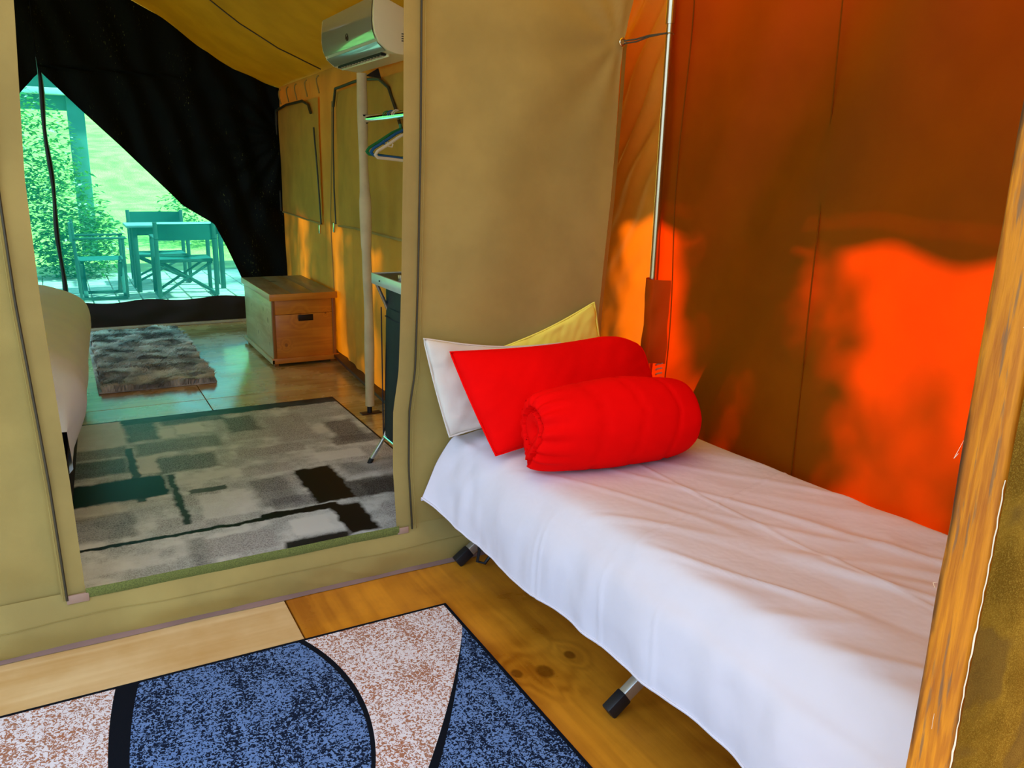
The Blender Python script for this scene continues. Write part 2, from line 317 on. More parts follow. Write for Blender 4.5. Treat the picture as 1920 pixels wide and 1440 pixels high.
class MB:
    def __init__(self): self.bm = bmesh.new()
    def box(self, x0, x1, y0, y1, z0, z1, bev=.004, rot=None, seg=2):
        b = bmesh.new(); bmesh.ops.create_cube(b, size=1)
        c = Vector(((x0+x1)/2, (y0+y1)/2, (z0+z1)/2)); d = (abs(x1-x0), abs(y1-y0), abs(z1-z0))
        for v in b.verts: v.co = Vector((v.co.x*d[0], v.co.y*d[1], v.co.z*d[2]))
        if bev: bmesh.ops.bevel(b, geom=b.edges[:], offset=min(bev, min(d)*.45), segments=seg, affect='EDGES', profile=.5)
        if rot is not None:
            for v in b.verts: v.co = rot @ v.co
        for v in b.verts: v.co += c
        self.add(b); return self
    def add(self, b):
        me = bpy.data.meshes.new('t'); b.to_mesh(me); b.free(); self.bm.from_mesh(me); bpy.data.meshes.remove(me)
    def bar(self, a, b, w_, h_, bev=.003):      # rectangular bar from a to b
        a, b = Vector(a), Vector(b); d = b-a; q = d.to_track_quat('Z', 'Y').to_matrix(); L = d.length; c = (a+b)/2
        t = bmesh.new(); bmesh.ops.create_cube(t, size=1)
        for v in t.verts: v.co = Vector((v.co.x*w_, v.co.y*h_, v.co.z*L))
        if bev: bmesh.ops.bevel(t, geom=t.edges[:], offset=bev, segments=2, affect='EDGES', profile=.5)
        for v in t.verts: v.co = q @ v.co + c
        self.add(t); return self
    def tube(self, pts, r, seg=10, closed=False):
        pts = [Vector(p) for p in pts]; n = len(pts); rs = r if isinstance(r, (list, tuple)) else [r]*n
        rings = []; up = None
        for i, p in enumerate(pts):
            if closed: t = (pts[(i+1) % n]-pts[i-1]).normalized()
            else: t = (pts[min(i+1, n-1)]-pts[max(i-1, 0)]).normalized()
            if up is None:
                up = t.orthogonal().normalized()
            up = (up-t*up.dot(t)).normalized(); sd_ = t.cross(up)
            rings.append([self.bm.verts.new(p+(up*math.cos(2*math.pi*k/seg)+sd_*math.sin(2*math.pi*k/seg))*rs[i]) for k in range(seg)])
        for i in range(n if closed else n-1):
            A, B = rings[i], rings[(i+1) % n]
            for k in range(seg): self.bm.faces.new((A[k], A[(k+1) % seg], B[(k+1) % seg], B[k]))
        if not closed: self.bm.faces.new(rings[0][::-1]); self.bm.faces.new(rings[-1])
        return self
    def prism(self, poly, axis, a, b, bev=0):    # polygon in the plane normal to axis, extruded from a to b
        t = bmesh.new()
        def P(q, s): return {'x': (s, q[0], q[1]), 'y': (q[0], s, q[1]), 'z': (q[0], q[1], s)}[axis]
        A = [t.verts.new(P(q, a)) for q in poly]; B = [t.verts.new(P(q, b)) for q in poly]; n = len(poly)
        t.faces.new(A); t.faces.new(B[::-1])
        for i in range(n): t.faces.new((A[i], B[i], B[(i+1) % n], A[(i+1) % n]))
        bmesh.ops.recalc_face_normals(t, faces=t.faces[:])
        if bev: bmesh.ops.bevel(t, geom=t.edges[:], offset=bev, segments=2, affect='EDGES', profile=.5)
        self.add(t); return self
    def build(self, name, mat, parent=None, local=False, sm=True):
        bmesh.ops.recalc_face_normals(self.bm, faces=self.bm.faces[:])
        me = bpy.data.meshes.new(name); self.bm.to_mesh(me); self.bm.free()
        o = link(name, me, mat, parent, local, False)
        if sm:
            me.polygons.foreach_set('use_smooth', [True]*len(me.polygons))
            try: me.set_sharp_from_angle(angle=math.radians(40))
            except Exception: pass
        return o
def N3(x, y, z): return noise.noise(Vector((x, y, z)))
def interp(x, xs, ys):
    if x <= xs[0]: return ys[0]
    for i in range(1, len(xs)):
        if x <= xs[i]:
            t = (x-xs[i-1])/(xs[i]-xs[i-1]); return ys[i-1]+(ys[i]-ys[i-1])*t
    return ys[-1]
def sinterp(x, xs, ys):
    if x <= xs[0]: return ys[0]
    for i in range(1, len(xs)):
        if x <= xs[i]:
            t = (x-xs[i-1])/(xs[i]-xs[i-1]); t = t*t*(3-2*t); return ys[i-1]+(ys[i]-ys[i-1])*t
    return ys[-1]
def gauss(x, c, s): return math.exp(-((x-c)/s)**2)
def ridge(x, y, z): return 1-abs(2*N3(x, y, z))

# ================================================================ SETTING
# floor: plywood sheets over a sub-floor
fl = MB().box(-1.9, 2.0, -.6, 7.32, -.09, -.022, 0).build('floor', 'mortar'); tag(fl, 'amber and pale plywood sheet floor of the tent', 'floor', kind='structure')
for (x0, x1, y0, y1, mt_) in [(-1.9, .512, 0.5, 2.418, 'pine'), (.516, 1.98, 0.5, 2.418, 'amber'), (-1.9, .512, -.6, .496, 'pine'), (.516, 1.98, -.6, .496, 'amber'),
        (-1.8, .66, 2.422, 4.848, 'amber_in'), (.664, 1.78, 2.422, 4.848, 'amber_in'), (-1.8, .66, 4.852, 7.30, 'amber_in'), (.664, 1.78, 4.852, 7.30, 'amber_in')]:
    MB().box(x0, x1, y0, y1, -.022, 0, .0015, seg=1).build('plywood_sheet', mt_, fl)

# partition canvas wall with the door opening
WB = thing('wall_back', 'olive canvas partition wall with a zipped door opening', 'wall', (.4, 2.4, 0), kind='structure')
DRZ = ([0, .156, .371, .575, .70, 1.045, 1.368, 1.82, 2.8], [.908, .908, .899, .904, .923, .936, .945, .954, .965])
DLZ = ([0, .151, .495, .724, .998, 1.304, 1.709, 2.8], [-.037, -.037, -.042, -.049, -.057, -.057, -.033, -.02])
REZ = ([0, .5, .862, 1.243, 1.567, 1.764, 1.91, 2.4], [1.69, 1.695, 1.702, 1.73, 1.742, 1.746, 1.784, 1.86])
def ztop(x): return 1.97+.5*(1.72-x) if x > -.3 else 1.97+.5*(1.72+.6+x)
EYE = (1.735, 1.772)
def right_panel(u, v):
    z = .10+v*(2.45-.10)
    a = interp(z, *DRZ); b = interp(z, *REZ); x = a+(b-a)*u
    z = min(z, ztop(x))
    y = 2.400+.006*N3(x*3, 1.7, z*2)+.010*N3((x+z*.55)*3.2, 4.1, (z-x*.4)*.8)
    # folds radiating from the eyelet at the top right
    dx, dz = EYE[0]-x, EYE[1]-z; r = math.hypot(dx, dz); th = math.atan2(dz, dx)
    y += .006*math.exp(-r/.45)*math.sin(th*9)*min(1, r/.08)
    y += -.018*gauss(x-(1.30+.25*(z-1.3)), 0, .16)*(z > 0)*gauss(z, 1.35, .55)
    if u < .04: y -= .004
    return (x, y, z)
grid('canvas_panel', 60, 110, right_panel, 'canvas', WB)
def left_panel(u, v):
    z = .10+v*(2.55-.10); a = -1.75; b = interp(z, *DLZ); x = a+(b-a)*u
    z = min(z, ztop(x))
    y = 2.400+.010*N3(x*3, 9.7, z*1.6)+.006*N3(x*9, 2.2, z*2.5)+.012*ridge(x*3+z*2.8, 5.1, z*5)*gauss(z, .25, .5)+.004*N3(x*14, z*9, 3)*gauss(z, .3, .4)
    return (x, y, z)
grid('canvas_panel', 70, 90, left_panel, 'canvas', WB)
grid('header_panel', 20, 12, lambda u, v: (-.06+1.04*u, 2.405, 2.42+v*max(.02, ztop(-.06+1.04*u)-2.42)), 'canvas', WB)
def skirt(u, v):
    x = -1.75+u*(1.70+1.75); z = .158*(1-v)
    bul = math.sin(v*math.pi*.9)*.022
    y = 2.396-.012*v-bul-.016*N3(x*6, 3.3, z*9)*math.sin(v*math.pi)-.018*ridge(x*4.5+z*11, 7.7, z*5)*v*(1-v)*4*max(0, N3(x*2.2, 0, 5)+.35)
    return (x, y, z+.003)
grid('skirt', 240, 22, skirt, 'canvas', WB)
def strip_on(name, xf, wid, z0, z1, y, mat, n=60):
    def fn(u, v):
        z = z0+v*(z1-z0); x = xf(z)+(u-.5)*wid
        return (x, y+.004*N3(x*3, 1.7, z*2)+.008*N3((x+z*.55)*3.2, 4.1, (z-x*.4)*.8)*(1 if x > .5 else 0)-.0012*math.sin(math.pi*u), z)
    return grid(name, 6, n, fn, mat, WB)
strip_on('hem_band', lambda z: interp(z, *DRZ)+.024, .052, .15, 2.25, 2.395, 'canvas')
strip_on('hem_band', lambda z: interp(z, *DLZ)-.030, .062, .15, 2.45, 2.392, 'canvas')
zr = []; 
for k in range(61):
    z = .15+k/60*2.1; x = interp(z, *DRZ)+.051
    zr.append((x, 2.386+.004*N3(x*3, 1.7, z*2)+.008*N3((x+z*.55)*3.2, 4.1, (z-x*.4)*.8), z))
MB().tube(zr, .0032, 6).build('zipper', 'zip', WB)
zr2 = [(interp(.145+k/60*2.3, *DLZ)-.046-.012*gauss(k/60, .55, .3), 2.380, .145+k/60*2.3) for k in range(61)]
MB().tube(zr2, .0036, 6).build('zipper', 'zip', WB)
MB().tube([(p[0]-.009, p[1]+.002, p[2]) for p in zr2], .0018, 5).build('stitch_line', 'canvas_dk', WB)
MB().tube([(p[0]+.014, p[1]+.001, p[2]) for p in zr], .0014, 5).build('stitch_line', 'canvas_dk', WB)
def velcro(u, v):
    x = -.035+u*.945; z = .140+.030*v
    return (x, 2.383+.003*N3(x*6, 1, 2)-.004*math.sin(math.pi*v), z+.003*N3(x*4, 3, 1))
grid('hook_tape', 80, 4, velcro, 'velcro', WB)
MB().box(-.085, -.028, 2.379, 2.386, .132, .158, .002).build('corner_tab', 'tab', WB)
MB().box(.905, .945, 2.379, 2.386, .140, .162, .002).build('corner_tab', 'tab', WB)
grid('ground_strip', 100, 3, lambda u, v: (-.3+u*1.95, 2.375-.012*v-.006*N3(u*9, 1, 1), .012*(1-v)+.002), 'ground_strip', WB)
MB().tube([(p[0], p[1]-.0015, p[2]) for p in [skirt(k/240, .42) for k in range(241)]], .0013, 5).build('stitch_line', 'canvas_dk', WB)
# webbing along the free right edge, eyelet
grid('edge_webbing', 3, 60, lambda u, v: (interp(.1+v*1.68, *REZ)+.002+u*.030, 2.402+.02*u, .1+v*1.68), 'canvas_dk', WB)
ring = [(EYE[0]+.011*math.cos(t*math.pi/10), 2.388, EYE[1]+.011*math.sin(t*math.pi/10)) for t in range(20)]
MB().tube(ring, .0042, 8, True).build('eyelet', 'brass', WB)

# side wall of the vestibule, thin rust-coloured canvas
WR = thing('wall_right', 'rust brown canvas side wall glowing orange where the sun strikes it', 'wall', (1.9, 1.4, 0), kind='structure')
def side(u, v):
    y = .47+u*(2.34-.47); z = .0+v*2.08
    d = (y-2.30)*.89+(z-1.2)*.46          # folds run diagonally, down towards the pole
    x = 1.90+.010*N3(y*2.2, z*1.5, 3)+.020*math.sin(d*15)*gauss(y, 1.85, .5)*max(0, min(1, (z-.8)/.5))+.012*N3(d*8, 2.2, (z-y)*1.2)
    return (x, y, z)
grid('canvas_panel', 90, 90, side, 'side', WR)
def stripw(u, v):
    y = 2.31+u*.85; z = v*2.08
    d = (y-2.3)*.55+(z)*-.83*.6
    s = z+1.25*(y-2.3)
    x = 1.915+.10*u+.022*math.sin(s*30+4*N3(y*3, z*3, 1))*gauss(z, 1.65, .45)*(.5+abs(N3(s*3, y*2, 6)))*min(1, u*5)+.008*N3(s*8, 4.4, (z-y)*2)
    return (x, y, z)
grid('canvas_panel', 60, 160, stripw, 'strip', WR)
MB().tube([(1.893+.010*N3(y*2.2, z*1.5, 3), y, z) for z, y in [(k/40*2.05, 1.600+.028*k/40) for k in range(41)]], .0022, 5).build('seam', 'side', WR)
MB().tube([(1.893, 2.235+.012*math.sin(k*.3), .02+k/40*2.0) for k in range(41)], .0022, 5).build('seam', 'side', WR)

# inner room: side wall
IY, IX = [2.43, 3.2, 4.0, 4.6, 5.5, 7.3], [1.68, 1.60, 1.58, 1.615, 1.68, 1.75]
def iwx(y): return sinterp(y, IY, IX)*.4+interp(y, IY, IX)*.6
WI = thing('wall_side', 'khaki canvas side wall of the inner tent with two zipped window flaps', 'wall', (1.66, 4.9, 0), kind='structure')
def inner_wall(u, v):
    y = 2.44+u*(7.28-2.44); z = .0+v*1.96
    low = max(0, min(1, (.98-z)/.12)); fold = .012*math.sin(y*26+2.5*N3(y*4, z*1.2, 0))*low*(.35+.65*abs(N3(y*1.3, 0, 8)))
    x = iwx(y)+fold+.010*N3(y*1.8, z*1.4, 5)-.014*gauss(z, .97, .03)*.4
    return (x, y, z)
grid('canvas_panel', 200, 70, inner_wall, 'inner_canvas', WI)
def flap(y0, y1, z0, z1, name):
    def fn(u, v):
        y = y0+(y1-y0)*u; z = z0+(z1-z0)*v
        e = min(1, 6*min(u, 1-u))*min(1, 6*min(v, 1-v))
        return (iwx(y)+.010*N3(y*1.8, z*1.4, 5)-.012-.016*e*(.6+N3(y*2.5, z*2.5, 2))-.006*math.sin((y+z)*9)*e, y, z)
    return grid(name, 30, 30, fn, 'inner_canvas', WI)
flap(5.83, 7.24, .945, 1.80, 'window_flap'); flap(3.9, 5.38, .965, 1.80, 'window_flap')
def onwall(L, off=.028): return [(iwx(y)-off+.010*N3(y*1.8, z*1.4, 5), y, z) for y, z in L]
def dense(L, k=6):
    o = []
    for a, b in zip(L[:-1], L[1:]):
        for i in range(k): o.append(tuple(a[j]+(b[j]-a[j])*i/k for j in range(len(a))))
    return o+[L[-1]]
for L, r in [([(7.24, 1.66), (7.22, 1.775), (6.8, 1.80), (6.25, 1.798), (6.05, 1.76), (5.98, 1.70)], .010), ([(5.9, 1.60), (5.86, 1.4), (5.83, 1.2), (5.80, .937)], .006), ([(7.24, 1.66), (7.24, 1.24), (7.22, .95)], .006),
             ([(5.37, 1.71), (5.30, 1.815), (4.98, 1.815), (4.62, 1.815), (4.31, 1.792), (4.13, 1.736), (4.03, 1.64), (3.92, 1.5)], .0085), ([(5.37, 1.71), (5.42, 1.45), (5.43, 1.2), (5.40, .964)], .005)]:
    MB().tube(onwall(dense(L), .03), r, 6).build('zipper', 'zip', WI)
for L in [[(7.2, .945), (6.69, .94), (5.85, .935)], [(5.37, .955), (4.94, .97), (4.57, .975), (3.9, .98)]]:
    MB().tube(onwall(dense(L), .018), .008, 6).build('flap_hem', 'canvas_dk', WI)
MB().tube(onwall(dense([(5.46, 1.75), (5.58, 1.02), (5.575, .5), (5.56, .2)]), .016), .004, 6).build('seam', 'canvas_dk', WI)
for y, z in [(5.79, .915), (5.395, .955)]:
    p = onwall([(y, z)], .045)[0]
    MB().box(p[0]-.006, p[0]+.006, y-.014, y+.014, z-.045, z+.02, .004).build('zip_pull', 'steel', WI)
for y in (7.05, 6.75, 6.45, 6.1, 5.75):
    z = 1.93-.0*y; x = iwx(y)-.025
    L = [(x-.012*math.sin(t), y+.02*math.sin(2*t), z-.11*(1-math.cos(t))/2) for t in [k*math.pi/8 for k in range(9)]]
    MB().tube(L, .005, 6).build('tie_loop', 'canvas_dk', WI)
bs = MB()
for a, b in zip([3.2, 4.0, 4.6, 5.0, 5.5], [4.0, 4.6, 5.0, 5.5, 7.25]):
    bs.bar((iwx(a)-.012, a, .045), (iwx(b)-.012, b, .045), .09, .02, 0)
tag(bs.build('baseboard_right', 'skirt'), 'dark brown skirting board along the foot of the inner canvas wall', 'baseboard', kind='structure')

# inner ceiling
def zc(x):
    if x < -.3: x = -.6-x
    return interp(x, [-.3, .3, .667, .865, 1.16, 1.395, 1.72, 1.8], [2.90, 2.69, 2.52, 2.428, 2.217, 2.085, 1.965, 1.95])
def ceil_fn(u, v):
    x = -2.36+u*(1.76+2.36); y = 2.43+v*(7.30-2.43)
    return (x, y, zc(x)*.6+.2*(zc(x-.06)+zc(x+.06))+.012*N3(x*2, y*1.3, 2))
CE = tag(grid('ceiling', 70, 50, ceil_fn, 'ceil_canvas'), 'sloping olive canvas ceiling of the inner tent', 'ceiling', kind='structure')
MB().tube([(x, 5.75, zc(x)-.006+.012*N3(x*2, 5.75*1.3, 2)) for x in [-.2+k*.047 for k in range(41)]], .004, 6).build('seam', 'zip', CE)
# left inner wall (out of sight beyond the double bed); net openings added to let fill daylight in
WL = thing('wall_left', 'khaki canvas wall on the far side of the double bed', 'wall', (-1.82, 4.8, 0), kind='structure')
grid('lower_panel', 8, 4, lambda u, v: (-1.82, 2.43+u*4.87, v*.35), 'inner_canvas', WL)
grid('upper_panel', 8, 4, lambda u, v: (-1.82, 2.43+u*4.87, 2.02+v*.23), 'inner_canvas', WL)
for y0, y1 in ((2.43, 2.55), (4.8, 4.9), (7.2, 7.30)): grid('canvas_panel', 2, 4, lambda u, v: (-1.82, y0+u*(y1-y0), .35+v*1.67), 'inner_canvas', WL)
MAT['net'] = None
def mk_net():
    mt, nt = NT('cool_fill_net'); t = nd(nt, 'ShaderNodeBsdfTransparent', {0: (.82, .98, 1.0, 1)}); d = nd(nt, 'ShaderNodeBsdfDiffuse', {0: (.3, .3, .3, 1)})
    m_ = nd(nt, 'ShaderNodeMixShader', {0: .06, 1: t.outputs[0], 2: d.outputs[0]}); o = nd(nt, 'ShaderNodeOutputMaterial'); nt.links.new(m_.outputs[0], o.inputs[0]); return mt
MAT['net'] = mk_net()
tag(grid('fill_net_near', 4, 4, lambda u, v: (-1.82, 2.55+u*2.25, .35+v*1.67), 'net'), 'unseen net opening added in the canvas wall beyond the double bed for fill daylight, near half', 'window', kind='structure')
tag(grid('fill_net_far', 4, 4, lambda u, v: (-1.82, 4.9+u*2.3, .35+v*1.67), 'net'), 'unseen net opening added in the canvas wall beyond the double bed for fill daylight, far half', 'window', kind='structure')

# far end: mesh, lower panel, curtains
WF = thing('wall_far', 'far end of the tent with a dark lower canvas panel', 'wall', (.4, 7.3, 0), kind='structure')
grid('lower_panel', 80, 10, lambda u, v: (-1.8+u*3.56, 7.285+.012*N3(u*16, v*2, 3)-.02*v*(1-v), .01+v*(.215+.010*math.sin(u*40)+.012*N3(u*12, 1, 1))), 'dkbrown', WF)
MB().box(-1.8, 1.75, 7.255, 7.30, 0, .022, .004).build('sill_strip', 'aluedge', WF)
WM = tag(grid('window_1', 40, 24, lambda u, v: (-1.8+u*3.55, 7.300+.006*N3(u*9, v*6, 2), .2+v*1.85), 'mesh'), 'green insect mesh window at the far end of the tent', 'window', kind='structure')
MB().tube([(0.004+.007*math.sin(k*.7), 7.262, .20+k/30*2.55) for k in range(31)], [.017+.003*math.sin(k*1.1) for k in range(31)], 8).build('centre_zip_strip', 'black', WM)
CZ, CX = [.20, .25, .45, .65, .848, 1.0, 1.3, 1.94, 2.0], [1.42, 1.40, 1.33, 1.25, 1.155, .92, .645, .03, -.01]
def cur_r(u, v):
    z = .20+v*2.70; xl = interp(z, CZ, CX) if z < 2.0 else -.25; xr = 1.752
    x = xl+(xr-xl)*u
    if z > 1.94: x = max(x, .0)
    zz = min(z, zc(x)-.004)
    dx, dz = 1.78-x, zz-1.55; th = math.atan2(dz, dx)
    y = 7.228+.014*math.sin(x*26+zz*8+2*N3(x*3, zz*2, 0))+.010*math.sin(th*16)*min(1, math.hypot(dx, dz)/.3)+.01*N3(x*7, zz*4, 1)
    return (x, y, zz)
tag(grid('curtain', 110, 130, cur_r, 'curtain'), 'black curtain pulled aside to the right of the mesh window', 'curtain')
def cur_l(u, v):
    z = .20+v*2.70; xb = -.02-.87*max(0, 1.93-z) if z < 1.93 else -.004; xb = max(xb, -1.3)
    x = -1.8+(xb+1.8)*u; zz = min(z, zc(x)-.004)
    return (x, 7.228+.014*math.sin(x*26+zz*8)+.01*N3(x*7, zz*4, 1), zz)
tag(grid('curtain', 70, 110, cur_l, 'curtain'), 'black curtain pulled aside to the left of the centre zip', 'curtain')

# outer fly sheet over the right half, left slope left out to admit skylight, with a scalloped valance at the eave
def zfly(x):
    if x < -.3: x = -.6-x
    return 1.79+.47*(2.45-x)
FL = thing('roof', 'outer canvas fly sheet stretched from the ridge over the right side of the tent', 'roof', (-.3, 4, 0), kind='structure')
def dip(y): return -.30*gauss(y, 2.85, .30)
def flyr(s):
    def fn(u, v):
        x = -.3+u*2.75; y = .45+v*7.55
        z = zfly(x)+.02*N3(x*1.2, y, 3)+dip(y)*max(0, u-.85)/.15
        return ((x if s > 0 else -.6-x), y, z)
    return fn
grid('fly_panel', 24, 60, flyr(1), 'fly', FL)

grid('valance', 200, 2, lambda u, v: (2.452, .45+u*7.55, 1.79+dip(.45+u*7.55)+.02*N3(2.94, .45+u*7.55, 3)-v*(.07+.018*math.sin((.45+u*7.55)*19))), 'fly', FL)

# ================================================================ ENTRANCE: post and tied canvas
po = thing('wooden_post', 'weathered amber wooden post standing at the tent entrance', 'post', (.94, .5, 0))
def post_mesh():
    b = MB(); n = 60
    prof = []
    x0, x1, y0, y1, r = .900, .985, .471, .528, .010
    for cx, cy, a0 in [(x1-r, y1-r, 0), (x0+r, y1-r, 90), (x0+r, y0+r, 180), (x1-r, y0+r, 270)]:
        for k in range(6):
            a = math.radians(a0+k*18); prof.append((cx+r*math.cos(a), cy+r*math.sin(a)))
    rings = []
    for j in range(n+1):
        z = j/n*2.40; wob = .0025
        rings.append([b.bm.verts.new((x+wob*N3(x*30, y*30, z*9), y+wob*N3(y*30, x*30, z*8+5), z)) for x, y in prof])
    m_ = len(prof)
    for A, B in zip(rings[:-1], rings[1:]):
        for k in range(m_): b.bm.faces.new((A[k], A[(k+1) % m_], B[(k+1) % m_], B[k]))
    b.bm.faces.new(rings[-1]); b.bm.faces.new(rings[0][::-1])
    return b
post_mesh().build('timber', 'post', po)
rnd = random.Random(3)
for k in range(14):
    z = .35+k*.085+rnd.uniform(-.03, .03); y = rnd.choice([.473, .50, .527])
    L = [(.899, y, z), (.894-rnd.uniform(0, .006), y-rnd.uniform(-.004, .006), z+rnd.uniform(-.01, .012)), (.892-rnd.uniform(0, .008), y-rnd.uniform(-.004, .01), z+rnd.uniform(-.015, .02))]
    if k % 2 == 0: MB().tube(L, [.00035, .0003, .00015], 4).build('splinter', 'selvage', po)
ef = thing('entrance_flap', 'brushed brown canvas flap fixed to the wooden post at the entrance', 'canvas flap', (1.4, .46, 0))
def ef_fn(u, v):
    z = v*2.45; x = .8965+.004*N3(z*7, 1, 1)+u*1.0
    y = .4655-.010*math.sin(min(1, u*12)*math.pi/2)*(1+.6*N3(z*3, 2, 2))+.015*N3(x*4, z*2, 7)*min(1, u*6)
    return (x, y, z)
efo = grid('canvas_sheet', 60, 120, ef_fn, 'flap', ef)
MB().tube([(.8950+.004*N3(z*7, 1, 1)-.0015, .4665+.0006*math.sin(k*2.3), z) for k, z in [(k, .35+k*.0115) for k in range(60)]], [.0005+.0010*max(0, N3(k*.23, 0, 4)+.2) for k in range(60)], 6).build('raw_edge', 'selvage', ef)

# ================================================================ POLE, CORD
tp = thing('tent_pole', 'shiny steel tent pole standing at the corner of the orange wall', 'pole', (1.862, 2.30, 0))
MB().tube([(1.862, 2.30, .0), (1.862, 2.30, 1.84)], .0125, 16).build('lower_tube', 'steel', tp)
MB().tube([(1.862, 2.30, 1.83), (1.862, 2.30, 2.04)], .0165, 16).build('upper_tube', 'steel', tp)
def sleeve(u, v):
    z = .675+v*.305; a = -2.6+u*4.2
    r = .020+.004*math.sin(z*40)*.4
    if u < .72:
        x, y = 1.862-r*math.cos(a+.6), 2.30+r*math.sin(a+.6)*-1
    t = u
    px = [1.893, 1.855, 1.835, 1.842, 1.868, 1.893]; py = [2.345, 2.328, 2.30, 2.272, 2.252, 2.235]
    k = t*5; i = min(4, int(k)); f = k-i
    x = px[i]+(px[i+1]-px[i])*f; y = py[i]+(py[i+1]-py[i])*f
    return (x+.005*N3(y*30, z*14, 2)+.004*math.sin((z+y*3)*34)*(.5+N3(z*9, y*20, 3)), y, z)
grid('pole_sleeve', 30, 40, sleeve, 'side', tp)
for k in range(9):
    z = .665-k*.018
    MB().tube([(1.878, 2.268-.002*k, z), (1.872, 2.255, z+.006), (1.888, 2.242, z+.012)], .003, 5).build('lacing', 'tab', tp)
MB().tube([(1.862+.0165*math.cos(t*.6283), 2.30+.0165*math.sin(t*.6283), 1.800) for t in range(10)], .0022, 6, True).build('clip_ring', 'steel', tp)
cdn = MB()
for o_ in (-.004, .004):
    cdn.tube([(EYE[0]+.004, 2.386, EYE[1]+o_), (EYE[0]+.035, 2.36, EYE[1]+.005+o_), (1.80, 2.33, EYE[1]+.018+o_*.5), (1.848, 2.292, 1.80)], .0026, 6)
tag(cdn.build('tie_cord', 'cord'), 'thin dark cord tying the canvas eyelet to the steel pole', 'cord')

# ================================================================ COT WITH BEDDING
ct = thing('camp_cot', 'folding camp cot with crossed aluminium legs under the white sheet', 'bed', (1.48, 1.45, 0))
for x in (1.135, 1.815):
    MB().bar((x, .56, .385), (x, 2.34, .385), .03, .03).build('side_rail', 'alu', ct)
grid('canvas_deck', 10, 20, lambda u, v: (1.13+.70*u, .57+1.76*v, .402-.015*math.sin(math.pi*u)), 'navy', ct)
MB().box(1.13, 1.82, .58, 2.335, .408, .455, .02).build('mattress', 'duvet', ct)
for y in (2.335, 1.425, .62):
    for s, dy in ((1, 0), (-1, -.028)):
        fx = 1.105 if s > 0 else 1.815; tx = 1.80 if s > 0 else 1.15
        a = Vector((fx, y+dy, .012)); b = Vector((tx, y+dy, .375)); d = (b-a).normalized()
        if s > 0: b = a+d*.52; b = Vector((1.62, y+dy, .375))
        else: b = Vector((1.30, y+dy, .375))
        d = (b-a).normalized()
        lg = MB().bar(a+d*.045, b, .026, .034, .003).build('leg', 'alu', ct)
        MB().bar(a, a+d*.062, .031, .039, .004).build('foot_cap', 'black', lg)
MB().tube([(1.17, 2.30, .13), (1.175, 2.298, .06), (1.165, 2.292, .022), (1.19, 2.285, .012), (1.225, 2.285, .05), (1.235, 2.29, .12), (1.23, 2.3, .2)], .006, 6).build('webbing_strap', 'black', ct)

PX = [0, .10, .22, .30, .36, .44, .60, .80, .93, .97, 1.0]
def sheet_fn(u, v):
    y = .56+v*(2.372-.56)
    k = (2.372-y)/1.8
    top = .472+.050*k
    head = max(0, (y-2.10)/.272)**2
    prof = [(1.062-.066*head, .190+.055*k+.07*head+.010*N3(y*3, 1, 1)), (1.064-.038*head, .28+.04*k+.05*head), (1.080-.014*head, .375+.03*k+.03*head), (1.108, .440+.02*head), (1.150, top-.008), (1.23, top+.006), (1.40, top+.004), (1.62, top), (1.785, top+.004), (1.832, top-.012), (1.844, top-.09)]
    # smooth profile
    j = 0
    while j < len(PX)-2 and u > PX[j+1]: j += 1
    t = (u-PX[j])/(PX[j+1]-PX[j])
    p0, p1, p2, p3 = prof[max(j-1, 0)], prof[j], prof[j+1], prof[min(j+2, len(prof)-1)]
    def cr(a, b, c, d): return .5*((2*b)+(-a+c)*t+(2*a-5*b+4*c-d)*t*t+(-a+3*b-3*c+d)*t**3)
    x = cr(p0[0], p1[0], p2[0], p3[0]); z = cr(p0[1], p1[1], p2[1], p3[1])
    sidef = max(0, min(1, (.36-u)/.2)); topf = max(0, min(1, (u-.28)/.1))*max(0, min(1, (1-u)/.06))
    # hanging side: soft vertical folds; top: long diagonal creases
    fold = .018*N3(y*5.5, z*2.2, 4)+.014*ridge(y*4.2+z*2.0, 3.3, z*1.5)*N3(y*1.5, 7, z)+.007*N3(y*13, z*7, 9)
    x -= sidef*(fold+.004); 
    d1 = (x-1.1)*1.0+(y)*.55; d2 = y*1.0-(x)*.5
    cre = .006*max(0, ridge(d1*5.5, d2*1.0, 2)-.6)*2+.003*N3(x*7, y*3, 6)+.012*max(0, ridge(x*4.5+y*2.2, y*.9, 8)-.8)*2*gauss(y, 1.1, .35)
    z += topf*(cre*(.5+gauss(y, 1.0, .5))-.010*gauss(x, 1.35, .16)*gauss(y, 1.3, .7))
    # pressed fold lines
    z += topf*(.0035*gauss(x, 1.47+.02*(y-1.4), .005)+.003*gauss(y, 1.44+.25*(x-1.3), .005))
    for cy, aa in ((1.43, .004), (1.22, .003), (1.70, .004), (1.73, .0025)): x -= sidef*aa*gauss(y, cy+.10*(z-.3)+.015*N3(z*9, cy, 1), .005)
    # crumple at the head corner
    hc = gauss(y, 2.25, .16)*gauss(x, 1.08, .12); 
    z += hc*.010*N3(x*22, y*14, 3); x += hc*.010*N3(y*15, z*13, 8)
    return (x, y, z)
bs_ = thing('bed_sheet', 'creased white sheet spread over the camp cot', 'bed sheet', (1.46, 1.46, .45))
grid('cloth', 150, 230, sheet_fn, 'sheet', bs_)
MB().tube([(p[0]-.001, p[1], p[2]+.004) for p in [sheet_fn(0, k/120) for k in range(121)]], .0035, 6).build('hem', 'sheet', bs_)
def endcap(u, v):
    p = sheet_fn(u, 1.0); zz = p[2]-v*min(.16, max(0, p[2]-.25)); return (p[0], 2.374+.006*math.sin(v*3), zz)
grid('end_drape', 90, 8, endcap, 'sheet', bs_)

